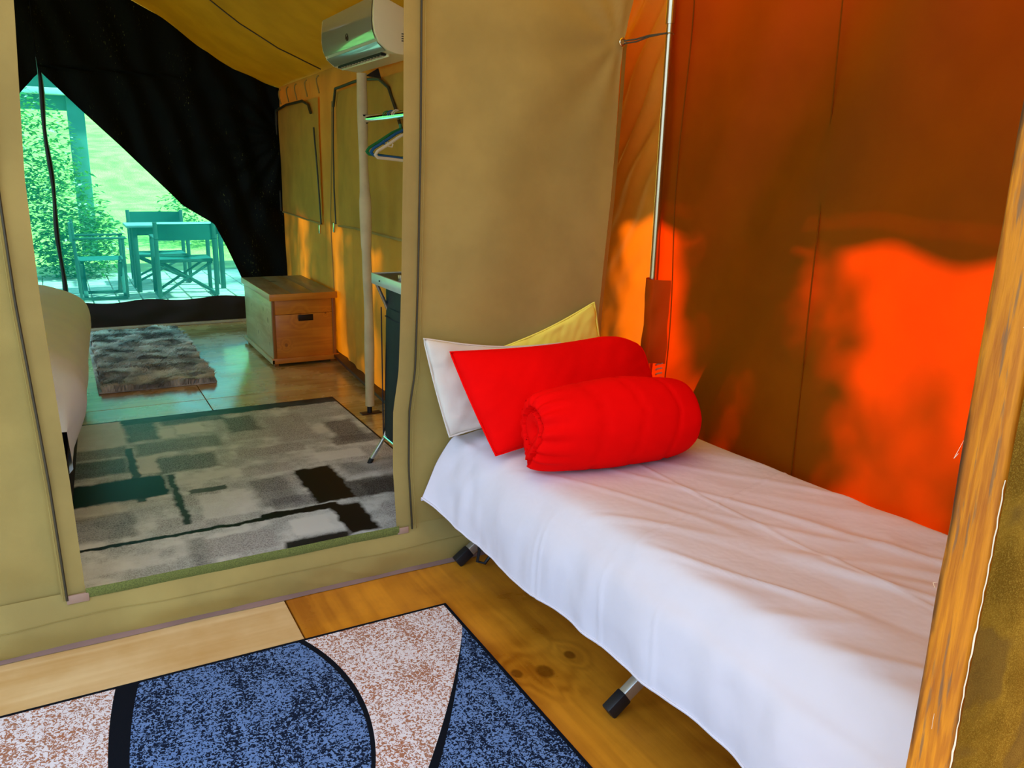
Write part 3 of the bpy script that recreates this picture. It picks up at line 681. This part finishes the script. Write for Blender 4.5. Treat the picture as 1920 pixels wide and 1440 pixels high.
def pillow(name, c, thick, mat, label, seed=0, ear=.14, n=44, sag=.0, edge=.03, round_tr=0., edge_u=-.004):
    tl, tr, br, bl = [Vector(q) for q in c]
    nrm = ((tr-tl).cross(bl-tl)).normalized()
    if nrm.y > 0: nrm = -nrm
    root = thing(name, label, 'pillow', (bl+br)/2)
    vs_, fs = [], []
    def mid(u, v):
        # edges pinch inwards between the corners
        p = (tl*(1-u)+tr*u)*(1-v)+(bl*(1-u)+br*u)*v
        pinch_u = edge_u*math.sin(math.pi*v)*(1 if u > .5 else -1)*abs(2*u-1)**3
        pinch_v = edge*math.sin(math.pi*u)*(1 if v > .5 else -1)*abs(2*v-1)**3
        p = p-(tr-tl).normalized()*pinch_u-(bl-tl).normalized()*pinch_v
        if round_tr: p = p+((bl-tl).normalized()-(tr-tl).normalized())*round_tr*max(0, (u-.75)/.25)**2*max(0, (.30-v)/.30)**2
        return p
    for s in (1, -1):
        for j in range(n+1):
            for i in range(n+1):
                u, v = i/n, j/n
                e = (1-abs(2*u-1)**2.6)*(1-abs(2*v-1)**2.6)
                h = thick*max(0, e)**.55
                p = mid(u, v)
                wv = .35*(1-max(0, e)**.5)
                hh = h*(1+.12*N3(u*3+seed, v*3, s))+.010*N3(u*9+seed, v*6, s*3)*wv*1.2*(0 if e <= 0 else 1)+.007*N3(u*14+v*5+seed, v*4, s*2)*min(1, e*3)+.010*ridge(u*5+v*3+seed, v*5, s)*(1-e)*min(1, e*4)
                hh += sag*.0
                flut = .012*N3(u*5+seed, v*5, 11)*(1-min(1, e*2))
                vs_.append(p+nrm*(s*hh*.5+flut+(thick*.0)))
    M_ = (n+1)*(n+1)
    for s in (0, 1):
        for j in range(n):
            for i in range(n):
                a = s*M_+j*(n+1)+i; q = (a, a+1, a+n+2, a+n+1); fs.append(q if s else q[::-1])
    me = bpy.data.meshes.new(name); me.from_pydata([tuple(v) for v in vs_], [], fs); me.update()
    b = bmesh.new(); b.from_mesh(me); bmesh.ops.remove_doubles(b, verts=b.verts[:], dist=.0008); bmesh.ops.recalc_face_normals(b, faces=b.faces[:]); b.to_mesh(me); b.free()
    link('pillowcase', me, mat, root)
    # stitched seam around the rim
    rim = [mid(u/30, 0) for u in range(30)]+[mid(1, v/20) for v in range(20)]+[mid(1-u/30, 1) for u in range(30)]+[mid(0, 1-v/20) for v in range(20)]
    MB().tube(rim, .0035, 5, True).build('seam', mat, root)
    return root
pillow('pillow', [(1.28, 2.378, .755), (1.665, 2.378, .893), (1.72, 2.375, .60), (1.30, 2.375, .52)], .026, 'yellow', 'pale yellow pillow standing at the back against the partition', 5, edge=.012)
pillow('pillow', [(.985, 2.335, .822), (1.50, 2.335, .765), (1.50, 2.30, .50), (1.058, 2.295, .495)], .06, 'white_p', 'white pillow leaning behind the left side of the red pillow', 2, edge=.02)
pillow('pillow', [(1.040, 2.255, .790), (1.765, 2.25, .808), (1.785, 2.10, .52), (1.108, 2.065, .498)], .15, 'red', 'flat red pillow leaning behind the red rolled quilt', 9, edge=.018, round_tr=.05)

# rolled quilt
rq = thing('rolled_quilt', 'red quilt rolled into a bolster lying on the white sheet', 'quilt', (1.5, 1.94, .49))
A0 = Vector((1.165, 1.925, .610)); A1 = Vector((1.715, 1.855, .615)); AX = (A1-A0).normalized(); LN = (A1-A0).length
e1 = Vector((0, 0, 1)); e2 = AX.cross(e1).normalized(); e1 = e2.cross(AX).normalized()
def roll_fn(u, v):
    th = u*2*math.pi; RAD = .137
    # profile: pit on the left end -> rounded rim -> long side -> rounded right end
    prof = [(.045, .004), (.012, .022), (.002, .05), (.0, .076), (.010, .098), (.045, .114), (.13, .130), (.26, .138), (.37, .134), (.45, .126), (.505, .110), (.530, .082), (.543, .045), (.546, .003)]
    k = v*(len(prof)-1); j = min(int(k), len(prof)-2); t = k-j
    p0, p1, p2, p3 = prof[max(j-1, 0)], prof[j], prof[j+1], prof[min(j+2, len(prof)-1)]
    def cr(a, b, c, d): return .5*((2*b)+(-a+c)*t+(2*a-5*b+4*c-d)*t*t+(-a+3*b-3*c+d)*t**3)
    s = cr(*[p[0] for p in (p0, p1, p2, p3)]); r = max(.001, cr(*[p[1] for p in (p0, p1, p2, p3)]))
    capf = max(0, 1-s/.10)*min(1, r/.02)
    # gathered puckers and spiral layers on the open end
    r += capf*.008*math.sin(th*15+2*N3(math.cos(th)*2, math.sin(th)*2, 1))*min(1, r/.06)*(r > .06)
    sp = (r/.045-th/(2*math.pi)) % 1.0
    s += .040*max(0, 1-abs(sp-.5)*5)*(1 if v < .30 else 0)*min(1, max(0, (r-.02)/.03))*min(1, max(0, (.128-r)/.02))
    # the loose outer layer lifts at the front-left, bulges towards the bottom
    r *= 1+.035*N3(math.cos(th)*1.2, math.sin(th)*1.2, s*5)+.018*N3(math.cos(th)*3, math.sin(th)*3, s*9+4)
    # quilting zigzag
    body = min(1, max(0, (s-.06)/.05))*min(1, max(0, (.55-s)/.05))
    zig = (s*1.0+.035*abs(((th*3/math.pi) % 2)-1)) % .125
    r -= body*.006*gauss(zig, .06, .006)
    c, sn = math.cos(th), math.sin(th)
    q = A0-AX*.015+AX*s+(e1*c+e2*sn)*r
    q -= AX*(.035*max(0, 1-s/.12)*max(0, math.cos(th-math.radians(140)))**2*min(1, r/.09))
    if q.z < .497: q.z = .497+.1*(q.z-.497)
    return tuple(q)
grid('quilt_roll', 140, 110, roll_fn, 'red', rq)
MB().tube([tuple(A0-AX*.008+AX*(.012+.0006*k)+(e1*math.cos(k*.16+2.2)+e2*math.sin(k*.16+2.2))*(.020+.00125*k)) for k in range(62)], [.013+.004*math.sin(k*.9) for k in range(62)], 8).build('inner_fold', 'red', rq)

# ================================================================ RUGS
fr = MB().box(-1.2, .962, .55, 2.112, .001, .008, .002, seg=1).build('floor_rug', 'front_rug'); tag(fr, 'blue, white and rust rug with black curves in front of the door', 'rug')
ir = MB().box(-.32, 1.342, 2.46, 4.585, .001, .007, .002, seg=1).build('floor_rug', 'inner_rug'); tag(ir, 'grey and black brush-stroke patterned rug inside the tent', 'rug')
sr = thing('shaggy_rug', 'shaggy grey-brown rug near the mesh window', 'rug', (.35, 6.1, 0))
MAT['pile'] = pm('shaggy_pile', (.60, .58, .55), .9, var=.55, vscale=5)
MB().box(.115, .785, 5.20, 7.06, .001, .012, .003, seg=1).build('backing', 'pile', sr)
def pile():
    rnd = random.Random(8); V, Fc = [], []
    for k in range(34000):
        x = rnd.uniform(.135, .785); y = rnd.uniform(5.19, 7.06)
        clump = N3(x*7, y*7, 0); a = clump*5+rnd.uniform(-1, 1); L = .022+.022*rnd.random()+.018*N3(x*5, y*5, 4)
        dx, dy = math.cos(a)*L, math.sin(a)*L; h = .020+.022*max(0, .5+N3(x*6, y*6, 9))+rnd.random()*.010
        wx, wy = -math.sin(a)*.0032, math.cos(a)*.0032; i = len(V)
        V += [(x-wx, y-wy, .01), (x+wx, y+wy, .01), (x+dx*.4+wx, y+dy*.4+wy, .01+h*.8), (x+dx*.4-wx, y+dy*.4-wy, .01+h*.8), (x+dx, y+dy, .008+h)]
        Fc += [(i, i+1, i+2, i+3), (i+3, i+2, i+4)]
    me = bpy.data.meshes.new('pile'); me.from_pydata(V, [], Fc); me.update(); return me
tag(link('pile', pile(), 'pile', sr, smoothf=False), kind='stuff')

# ================================================================ DOUBLE BED
db = thing('double_bed', 'double bed with a white duvet seen past the left canvas panel', 'bed', (.018, 4.9, 0), -math.atan(.048))
BY0, BY1 = -1.68, .58      # foot and head end, measured along the bed from its pivot
MB().box(-1.55, -.002, BY0+.03, BY1-.03, .03, .36, .02).build('bed_base', 'bedbase', db, True)
for x in (-1.45, -.08):
    for y in (BY0+.12, BY1-.12): MB().tube([(x, y, 0), (x, y, .05)], .025, 10).build('leg', 'black', db, True)
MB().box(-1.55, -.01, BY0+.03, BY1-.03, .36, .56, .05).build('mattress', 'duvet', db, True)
def duv(u, v):
    y = BY0-.04+v*(BY1-BY0+.09); e = min(1, v*6, (1-v)*8); er = math.sin(e*math.pi/2)
    P = [(-1.5, .66), (-.6, .68), (-.22, .67), (-.07, .635), (.045, .565), (.080, .47), (.070, .37), (.035, .28), (.006, .24)]
    k = u*(len(P)-1); j = min(int(k), len(P)-2); t = k-j
    p0, p1, p2, p3 = P[max(j-1, 0)], P[j], P[j+1], P[min(j+2, len(P)-1)]
    def cr(a, b, c, d): return .5*((2*b)+(-a+c)*t+(2*a-5*b+4*c-d)*t*t+(-a+3*b-3*c+d)*t**3)
    x = cr(*[p[0] for p in (p0, p1, p2, p3)]); z = cr(*[p[1] for p in (p0, p1, p2, p3)])
    if x > .02: x = .02+(x-.02)*er
    z = .40+(z-.40)*(er if z > .40 else 1)
    return (x+.008*N3(y*6, z*3, 1)+.006*N3(y*11+z*5, 2, 2), y, z+.008*N3(x*4, y*4, 3))
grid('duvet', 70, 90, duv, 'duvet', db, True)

# ================================================================ CHEST
ch = thing('wooden_chest', 'pine storage chest with dark name plate beside the mesh window', 'chest', (1.44, 5.94, 0))
X0, X1, Y0, Y1 = 1.205, 1.645, 5.475, 6.39
sb = MB().box(X0+.004, X0+.022, Y0+.022, Y1-.01, .03, .462, .002).build('side_panel', 'chest_s', ch)
MB().box(X1-.022, X1-.004, Y0+.022, Y1-.01, .03, .462, .002).build('side_panel', 'chest_s', ch)
MB().box(X0+.012, X1-.012, Y1-.02, Y1-.004, .03, .462, .002).build('back_panel', 'chest_s', ch)
MB().box(X0+.022, X1-.022, Y0+.008, Y0+.024, .358, .462, .0015).build('front_board', 'chest_f', ch)
fb = MB().box(X0+.022, X1-.022, Y0+.008, Y0+.024, .05, .3555, .0015).build('front_board', 'chest_f', ch)
for a in (X0+.002, X1-.024): MB().box(a, a+.022, Y0+.002, Y0+.026, .03, .462, .002).build('corner_post', 'chest_x', ch)
ld = thing('lid'); 
COL.objects.unlink(ld); bpy.data.objects.remove(ld)
ld = MB().box(X0-.006, X1+.008, Y0-.004, Y1+.006, .462, .484, .002).build('lid', 'chest_t', ch)
n_b = 3
for k in range(n_b):
    wd = (X1-X0+.014)/n_b
    MB().box(X0-.006+k*wd+.0007, X0-.006+(k+1)*wd-.0007, Y0-.004, Y1+.006, .484, .500, .0015).build('lid_board', 'chest_t', ld)
MB().box(X0-.012, X0-.004, Y0-.012, Y1+.01, .458, .502, .002).build('lid_edge', 'chest_s', ld)
MB().box(X0-.012, X1+.012, Y0-.014, Y0-.004, .456, .500, .002).build('lid_edge', 'chest_f', ld)
MB().box(X0-.012, X1+.014, Y0-.010, Y0+.008, .022, .058, .002).build('base_moulding', 'chest_f', ch)
MB().box(X0-.014, X0+.004, Y0-.010, Y1+.006, .022, .050, .002).build('base_moulding', 'chest_s', ch)
for x in (X0+.02, X1-.03):
    for y in (Y0+.03, Y1-.04): MB().box(x-.015, x+.015, y-.015, y+.015, 0, .03, .003).build('foot', 'chest_x', ch)
MB().box(1.385, 1.487, Y0+.001, Y0+.009, .308, .350, .003).build('name_plate', 'metalplate', ch)

# ================================================================ AIR CONDITIONER
ac = thing('air_conditioner', 'white wall air conditioner hung under the canvas ceiling', 'air conditioner', (1.45, 4.16, 1.85))
AY0, AY1 = 3.755, 4.57
prof = [(1.352, 2.086), (1.346, 2.03), (1.344, 1.98), (1.350, 1.935), (1.370, 1.893), (1.41, 1.862), (1.45, 1.850), (1.555, 1.842), (1.562, 1.86), (1.562, 2.075), (1.55, 2.088)]
body = [(x+.006 if x < 1.5 else x, z+.003 if z < 2.0 else z-.002) for x, z in prof]
MB().prism(body, 'y', AY0+.012, AY1-.012).build('housing', 'ac', ac)
def cap(y0, y1):
    return MB().prism(prof, 'y', y0, y1, .004).build('end_cap', 'ac', ac)
e0 = cap(AY0-.004, AY0+.016); cap(AY1-.016, AY1+.004)
def acp(pts, mat, name, n=24):
    def fn(u, v):
        k = v*(len(pts)-1); j = min(int(k), len(pts)-2); t = k-j
        return (pts[j][0]*(1-t)+pts[j+1][0]*t, AY0+.016+u*(AY1-AY0-.032), pts[j][1]*(1-t)+pts[j+1][1]*t)
    return grid(name, 12, n, fn, mat, ac)
def fine(pts):
    o = []
    for j in range(len(pts)-1):
        p0, p1, p2, p3 = pts[max(j-1, 0)], pts[j], pts[j+1], pts[min(j+2, len(pts)-1)]
        for k in range(8):
            t = k/8
            o.append(tuple(.5*((2*b)+(-a+c)*t+(2*a-5*b+4*c-d)*t*t+(-a+3*b-3*c+d)*t**3) for a, b, c, d in zip(p0, p1, p2, p3)))
    return o+[pts[-1]]
F1 = fine(prof[:6]); acp([(x-.003, z) for x, z in F1[:30]], 'ac_gloss', 'front_panel', 29)
acp([(x-.002, z-.001) for x, z in F1[31:]], 'ac_gloss', 'louver', 9)
MB().box(1.412, 1.438, AY0+.09, AY1-.06, 1.850, 1.8615, .001, seg=1).build('air_slot', 'acdark', ac)
rnd = random.Random(2)
for k in range(14):
    y = AY0+.11+k*.045; MB().box(1.413, 1.437, y, y+.003, 1.847, 1.856, 0).build('vane', 'ac', ac)
MB().box(1.437, 1.446, AY0+.07, AY1-.05, 1.842, 1.856, .002).build('slot_lip', 'ac', ac)
MB().tube([(1.3425, 4.13+.017*math.cos(a), 1.955+.015*math.sin(a)) for a in [k*.35 for k in range(18)]], .0028, 6, True).build('round_emblem', 'metalplate', ac)
MB().tube([(1.3425, 4.120+k*.005, 1.955+.006*math.sin(k*1.6)) for k in range(5)], .0026, 5).build('round_emblem', 'metalplate', ac)
for k in range(4): MB().box(1.478, 1.505, AY0-.0065, AY0-.003, 1.905+k*.010, 1.909+k*.010, 0).build('side_vent', 'acdark', e0)

# ================================================================ SLEEVED POLE, RAIL, HANGERS
sp = thing('sleeved_pole', 'beige fabric-sleeved upright pole standing beside the camp cupboard', 'pole', (1.436, 4.19, 0))
zs = [.045+k*.045 for k in range(41)]
MB().tube([(1.438+.008*math.sin(z*3.1)*.6+.004*N3(z*3, 1, 1), 4.19, z) for z in zs if z <= 1.84], [.026+.004*N3(z*4, 5, 1)+(.004 if .9 < z < 1.2 else 0) for z in zs if z <= 1.84], 14).build('fabric_sleeve', 'sleeve', sp)
MB().tube([(1.436, 4.19, .004), (1.436, 4.19, .07)], .014, 12).build('pole_foot', 'black', sp)
MB().box(1.385, 1.50, 4.165, 4.215, .0, .006, .002).build('base_plate', 'skirt', sp)
MB().prism([(1.455, 1.79), (1.52, 1.83), (1.535, 1.78)], 'y', 4.18, 4.20).build('sleeve_opening', 'black', sp)
MB().prism([(1.425, 1.60), (1.47, 1.60), (1.462, 1.565), (1.445, 1.555)], 'y', 4.160, 4.166).build('sleeve_slit', 'black', sp)
hr = thing('hanging_rail', 'chrome clothes rail running from the sleeved pole', 'rail', (1.44, 3.8, 1.58))
MB().tube([(1.445, 4.165, 1.580), (1.445, 3.30, 1.580)], .0195, 14).build('rail_tube', 'chrome', hr)
MB().tube([(1.445, 3.31, 1.580), (1.445, 3.29, 1.580)], .021, 14).build('end_stop', 'black', hr)
def hanger(y, mat, label, dz=0., dx=0.):
    h = thing('clothes_hanger', label, 'hanger', (1.445, y, 1.35), 0, 'hangers on the chrome rail')
    cx = 1.66+dx; zt = 1.528+dz; 
    L = [(cx, zt)] ; 
    # hook over the rail, shoulders, lower bar
    hook = [(1.445+.0235*math.cos(a)+0, y, 1.580+.0235*math.sin(a)) for a in [math.radians(d) for d in range(-40, 200, 20)]]
    MB().tube(hook, .003, 6).build('hook', mat, h)
    sh = [(1.445, 1.548), (1.445, 1.52+dz), (1.40, 1.50+dz), (1.33, 1.455+dz), (1.285, 1.428+dz), (1.272, 1.410+dz), (1.285, 1.398+dz), (1.33, 1.395+dz), (1.445, 1.385+dz), (1.56, 1.395+dz), (1.605, 1.398+dz), (1.618, 1.410+dz), (1.605, 1.428+dz), (1.56, 1.455+dz), (1.49, 1.50+dz), (1.447, 1.52+dz)]
    MB().tube([(x+dx, y, z) for x, z in dense(sh, 3)], .0075, 8).build('frame', mat, h)
    for s in (-1, 1):
        nx = 1.445+s*.11
        MB().tube([(nx+dx, y-.003, 1.468+dz), (nx+dx-s*.002, y-.005, 1.450+dz), (nx+dx-s*.018, y-.005, 1.447+dz), (nx+dx-s*.024, y-.004, 1.462+dz)], .0035, 6).build('notch_hook', mat, h)
    return h
hanger(3.74, 'white_pl', 'cream plastic clothes hanger, nearest on the chrome rail', -.012, .065)
hanger(3.80, 'blue_pl', 'blue plastic clothes hanger behind the cream one', .0, .065)
hanger(3.86, 'green_pl', 'green plastic clothes hanger hanging rearmost on the rail', .004, .065)

# ================================================================ CAMP CUPBOARD
cc = thing('camp_cupboard', 'folding camp cupboard of dark fabric on chrome legs inside the doorway', 'cupboard', (1.5, 3.2, 0))
CX0, CX1, CY0, CY1 = 1.225, 1.60, 2.78, 3.44
MB().box(CX0-.015, CX1, CY0, CY1, .872, .886, .002).build('table_top', 'board', cc)
te = MB().box(CX0-.022, CX0-.012, CY0, CY1+.008, .842, .890, .003).build('top_edge', 'aluedge', cc)
MB().box(CX0-.022, CX1, CY1+.0, CY1+.010, .842, .890, .003).build('top_edge', 'aluedge', cc)
MB().tube([(CX0-.023, CY1-.10, .866), (CX0-.0225, CY1-.10, .866), (CX0-.0255, CY1-.10, .866)], .004, 8).build('rivet', 'acdark', te)
MB().tube([(CX0+.03, CY1-.22, .886), (CX0+.03, CY1-.22, .905)], .014, 10).build('table_clip', 'steel', cc)
def fab(u, v):
    z = .14+v*.60; yy = CY0+u*(CY1-.03-CY0)
    return (CX0+.012+.012*N3(yy*6, z*3, 2)-.006*math.sin(v*math.pi)+.02*v, yy, z)
grid('side_fabric', 20, 24, fab, 'navy', cc)
def fabb(u, v):
    z = .14+v*.60; return (CX0+.012+.02*v+u*(CX1-CX0-.02), CY1-.03+.01*N3(u*4, z*4, 3), z)
grid('back_fabric', 16, 24, fabb, 'navy', cc)
grid('top_fabric', 12, 6, lambda u, v: (CX0+.032, CY0+u*(CY1-.03-CY0), .735+v*.11), 'navy', cc)
MB().tube([(CX0+.012-.004+.018, y, .715+.02*math.cos((y-CY0)*6)) for y in [CY0+k*.033 for k in range(20)]], .003, 5).build('piping', 'bedbase', cc)
MB().tube([(CX0+.008, CY1-.03, .14+k*.06) for k in range(11)], .003, 5).build('piping', 'bedbase', cc)
for y in (CY1-.035, CY0+.03):
    lgo = MB().tube([(CX0-.012, y, .845), (CX0+.05, y, .70), (CX0+.10, y, .60)], .008, 10).build('brace', 'chrome', cc)
    lg = MB().tube([(CX0+.02, y, .16), (CX0+.012, y, .13), (CX0-.022, y+.008, .07), (CX0-.050, y+.014, .025)], .0095, 10).build('leg', 'chrome', cc)
    MB().tube([(CX0-.048, y+.0135, .028), (CX0-.060, y+.016, .003)], .0115, 10).build('foot_cap', 'black', lg)
    lg = MB().tube([(CX1-.02, y, .16), (CX1-.012, y, .13), (CX1+.01, y, .07), (CX1+.02, y, .0)], .0095, 10).build('leg', 'chrome', cc)
MB().tube([(CX0+.012, CY1-.035, .13), (CX0+.012, CY0+.03, .13)], .009, 10).build('lower_rail', 'chrome', cc)
MB().tube([(CX0+.012, CY1-.035, .13), (CX1-.02, CY1-.035, .13)], .009, 10).build('lower_rail', 'chrome', cc)

# ================================================================ OUTSIDE
gr = MB().box(-40, 40, -14, 13.0, -.30, -.10, 0).build('ground', 'turf'); tag(gr, 'grass around the tent', 'ground', kind='structure')
def hill(u, v):
    x = -30+u*60; y = 12.9+v*34
    return (x, y, -.10+5.2*v*v*1.2+3.4*v+.25*N3(x*.3, y*.3, 1)*min(1, v*8))
tag(grid('lawn', 60, 50, hill, 'grass'), 'bright sunlit lawn rising beyond the patio', 'lawn', kind='structure')
pt = MB().box(-1.6, 3.2, 7.6, 11.6, -.102, -.066, 0).build('patio', 'mortar'); tag(pt, 'pale square-paved patio beyond the mesh window', 'patio', kind='structure')
pv = MB().box(-.11, .11, -.11, .11, -.02, .02, .006, seg=1).build('paver', 'paver', pt); pme = pv.data
COL.objects.unlink(pv); bpy.data.objects.remove(pv); rnd = random.Random(6)
for i in range(14):
    for j in range(13):
        o = bpy.data.objects.new('paver', pme); COL.objects.link(o); o.parent = pt
        o.location = (-.55+i*.228, 8.45+j*.228, -.058+rnd.uniform(-.003, .003)); o.rotation_euler = (rnd.uniform(-.01, .01), rnd.uniform(-.01, .01), rnd.uniform(-.01, .01))
GZ = -.036
def director(loc, rz, label, wd=.52, seat=.44, back=(.60, .80), dp=.42):
    c = thing('garden_chair', label, 'chair', loc, rz, 'folding garden chairs on the patio')
    def L(o): return o
    # local: x across, y forward, origin on the ground
    s = grid('seat', 6, 6, lambda u, v: (-wd/2+.02+u*(wd-.04), -dp/2+v*dp, seat-.02*math.sin(u*math.pi)), 'gcanvas', c, True)
    MB().box(-wd/2+.02, wd/2-.02, dp/2-.02, dp/2, seat-.03, seat+.005, .004).build('seat_rail', 'dkwood', c, True)
    MB().box(-wd/2+.02, wd/2-.02, -dp/2, -dp/2+.02, seat-.03, seat+.005, .004).build('seat_rail', 'dkwood', c, True)
    def bk(u, v): return (-wd/2+u*wd, -dp/2-.02-.03*math.sin(u*math.pi), back[0]+v*(back[1]-back[0]))
    grid('backrest', 8, 4, bk, 'gcanvas', c, True)
    for sx in (-1, 1):
        MB().bar((sx*wd/2, -dp/2, .02), (sx*wd/2, -dp/2-.02, back[1]+.02), .04, .026).build('back_post', 'dkwood', c, True)
        MB().bar((sx*wd/2, dp/2, .02), (sx*wd/2, dp/2, .62), .04, .026).build('front_post', 'dkwood', c, True)
        MB().bar((sx*wd/2, -dp/2-.03, .62), (sx*wd/2, dp/2+.03, .62), .045, .018).build('armrest', 'dkwood', c, True)
        MB().bar((sx*wd/2, -dp/2, .02), (sx*wd/2, dp/2, .02), .022, .03).build('foot_rail', 'dkwood', c, True)
    for yy in (-dp/2+.03, dp/2-.03):
        for sx in (-1, 1):
            MB().bar((sx*(wd/2-.01), yy+sx*.012, .035), (-sx*(wd/2-.03), yy+sx*.012, seat-.03), .040, .022).build('cross_leg', 'dkwood', c, True)
    return c
director((1.145, 9.20, GZ), 0, 'garden chair nearest the mesh, dark canvas back towards us', .56, .40, (.60, .765))
director((1.03, 10.35, GZ), math.pi, 'garden chair behind the table, facing the tent', .58, .34, (.62, .80))
director((.36, 9.35, GZ), -math.pi/2, 'garden chair at the left end of the table, side-on', .46, .40, (.58, .76), .42)
gt = thing('garden_table', 'pale-topped garden table between the folding chairs', 'table', (1.15, 9.75, GZ))
MB().box(-.51, .52, -.22, .25, .69, .715, .004).build('table_top', 'gtop', gt, True)
for x in (-.43, .44):
    for y in (-.17, .2): MB().bar((x, y, 0), (x, y, .69), .05, .05).build('leg', 'dkwood', gt, True)
MB().bar((-.43, -.17, .64), (.44, -.17, .64), .03, .07).build('apron', 'dkwood', gt, True)
MB().bar((-.43, .2, .64), (.44, .2, .64), .03, .07).build('apron', 'dkwood', gt, True)

def leaves(name, fn, n, size, mat, parent, seed, flat=.5):
    rnd = random.Random(seed); V, Fc = [], []
    for k in range(n):
        p = fn(rnd)
        if p is None: continue
        a = rnd.uniform(0, 6.283); tilt = rnd.uniform(-1, 1)*flat
        d = Vector((math.cos(a), math.sin(a), tilt)).normalized(); s = d.cross(Vector((rnd.uniform(-.6, .6), rnd.uniform(-.6, .6), 1))).normalized()
        L = size*rnd.uniform(.6, 1.3); W = L*.42; p = Vector(p); i = len(V)
        V += [tuple(p), tuple(p+d*L*.45+s*W*.5), tuple(p+d*L+Vector((0, 0, -.12*L))), tuple(p+d*L*.45-s*W*.5)]
        Fc += [(i, i+1, i+2, i+3)]
    me = bpy.data.meshes.new(name); me.from_pydata(V, [], Fc); me.update()
    return tag(link(name, me, mat, parent, smoothf=False), kind='stuff')
def blob(c, r):
    def fn(rnd):
        while True:
            p = Vector((rnd.uniform(-1, 1), rnd.uniform(-1, 1), rnd.uniform(-1, 1)))
            if .35 < p.length < 1: return (c[0]+p.x*r[0], c[1]+p.y*r[1], c[2]+p.z*r[2])
    return fn
def bush(label, blobs, n, size, seed, cat='bush', pale=.16, group=None):
    c = blobs[0][0]
    b = thing('garden_bush', label, cat, (c[0], c[1], -.1), 0, group)
    def fn(rnd):
        k = rnd.randrange(len(blobs)); return blob(*blobs[k])(rnd)
    leaves('foliage', fn, n, size, 'leaf', b, seed); 
    if pale: leaves('pale_leaves', fn, int(n*pale), size*.8, 'leaf2', b, seed+50)
    MB().tube([(c[0], c[1], -.12), (c[0]+.02, c[1], c[2]*.5), (c[0], c[1]+.02, c[2])], [.035, .025, .012], 8).build('stem', 'trunk', b)
    return b
bush('large leafy bush left of the garden chairs outside', [((.0, 11.15, .65), (.58, .45, .75)), ((-.27, 11.25, 1.38), (.62, .45, .78)), ((.25, 11.1, .35), (.48, .4, .5))], 5600, .085, 1)
bush('tall pale-green bush behind the leafy bush outside', [((-1.3, 12.4, 1.3), (1.1, .5, 1.1))], 2200, .11, 2, pale=.25)
bush('low sunny shrub on the lawn beyond the chairs', [((2.4, 14.5, .5), (1.0, .6, .6))], 1600, .10, 5, pale=.1)
sh = thing('garden_shelter', 'white-edged shelter beams high behind the bush outside', 'shelter', (-.2, 13.6, 0))
for z0, z1 in ((2.20, 2.29), (2.48, 2.58), (2.86, 2.95)): MB().box(-3.5, 1.4, 13.5, 13.6, z0, z1, .01).build('beam', 'paint', sh)
for x in (.30, -1.5): MB().box(x, x+.22, 13.62, 13.75, -.1, 3.1, .01).build('upright', 'shelter', sh)
MB().box(-3.5, 1.4, 13.7, 13.76, 2.0, 3.2, .01).build('back_panel', 'shelter', sh)
# shrubs outside the side wall: their leaves dapple the sun that falls on the canvas
def shade_shrub(label, blobs, n, seed):
    return bush(label, blobs, n, .10, seed, 'shrub', 0, 'shrubs along the outside of the tent wall')
shade_shrub('leafy shrub outside shadowing the middle of the orange wall', [((3.35, 1.45, 2.05), (.30, .36, .65)), ((3.3, 1.62, 2.45), (.25, .22, .3)), ((3.35, 1.36, 1.75), (.25, .22, .55))], 2300, 21)
shade_shrub('leafy shrub outside shadowing the wall near the entrance', [((3.35, .50, 1.85), (.30, .22, .72)), ((3.35, .54, 2.2), (.3, .18, .3))], 1500, 22)
shade_shrub('thin leafy shrub outside between the two denser ones', [((3.98, .78, 2.72), (.2, .12, .14)), ((3.98, .76, 2.2), (.2, .10, .3))], 70, 24)
shade_shrub('leafy shrub outside by the corner pole of the tent', [((3.4, 2.15, 1.7), (.3, .16, .35))], 160, 23)
for i, (y, n) in enumerate([(3.0, 900), (4.05, 1200), (4.95, 1200), (5.95, 1300), (6.95, 1000)]):
    shade_shrub(['leafy shrub outside behind the cupboard wall', 'leafy shrub outside behind the sleeved pole', 'leafy shrub outside behind the window flap', 'leafy shrub outside behind the chest', 'leafy shrub outside at the far tent corner'][i],
        [((3.2, y-.35, 1.85), (.32, .38, .75)), ((3.2, y-.25, 2.2), (.32, .40, .4))], n, 30+i)
hd = thing('sky_block_hedge', 'unseen dark hedge added beyond the shrubs to block sky light from the tent wall', 'hedge', (6.0, 3, -.1))  # added out of view to cut the sky light reaching the side wall
def hfn(rnd): return (rnd.uniform(5.2, 6.4), rnd.uniform(-4, 11), rnd.uniform(-.1, 3.8))
leaves('foliage', hfn, 12000, .30, 'leaf', hd, 77)
MB().box(5.7, 5.95, -4, 11, -.1, 3.5, .1).build('sky_block_core', 'trunk', hd)
# unseen branch added outside the wall to cast the diagonal dark band in the canvas
br = thing('shadow_branch', 'unseen branch added outside to cast a diagonal shadow through the rust canvas wall', 'branch', (2.03, 1.5, 0))
MB().tube([(1.985, 1.28, 2.05), (1.978, 1.56, 1.56), (1.975, 1.80, 1.12), (1.972, 2.01, .69), (1.972, 2.22, .25), (1.972, 2.33, -.08)], [.040, .046, .050, .052, .054, .055], 10).build('stem', 'trunk', br)
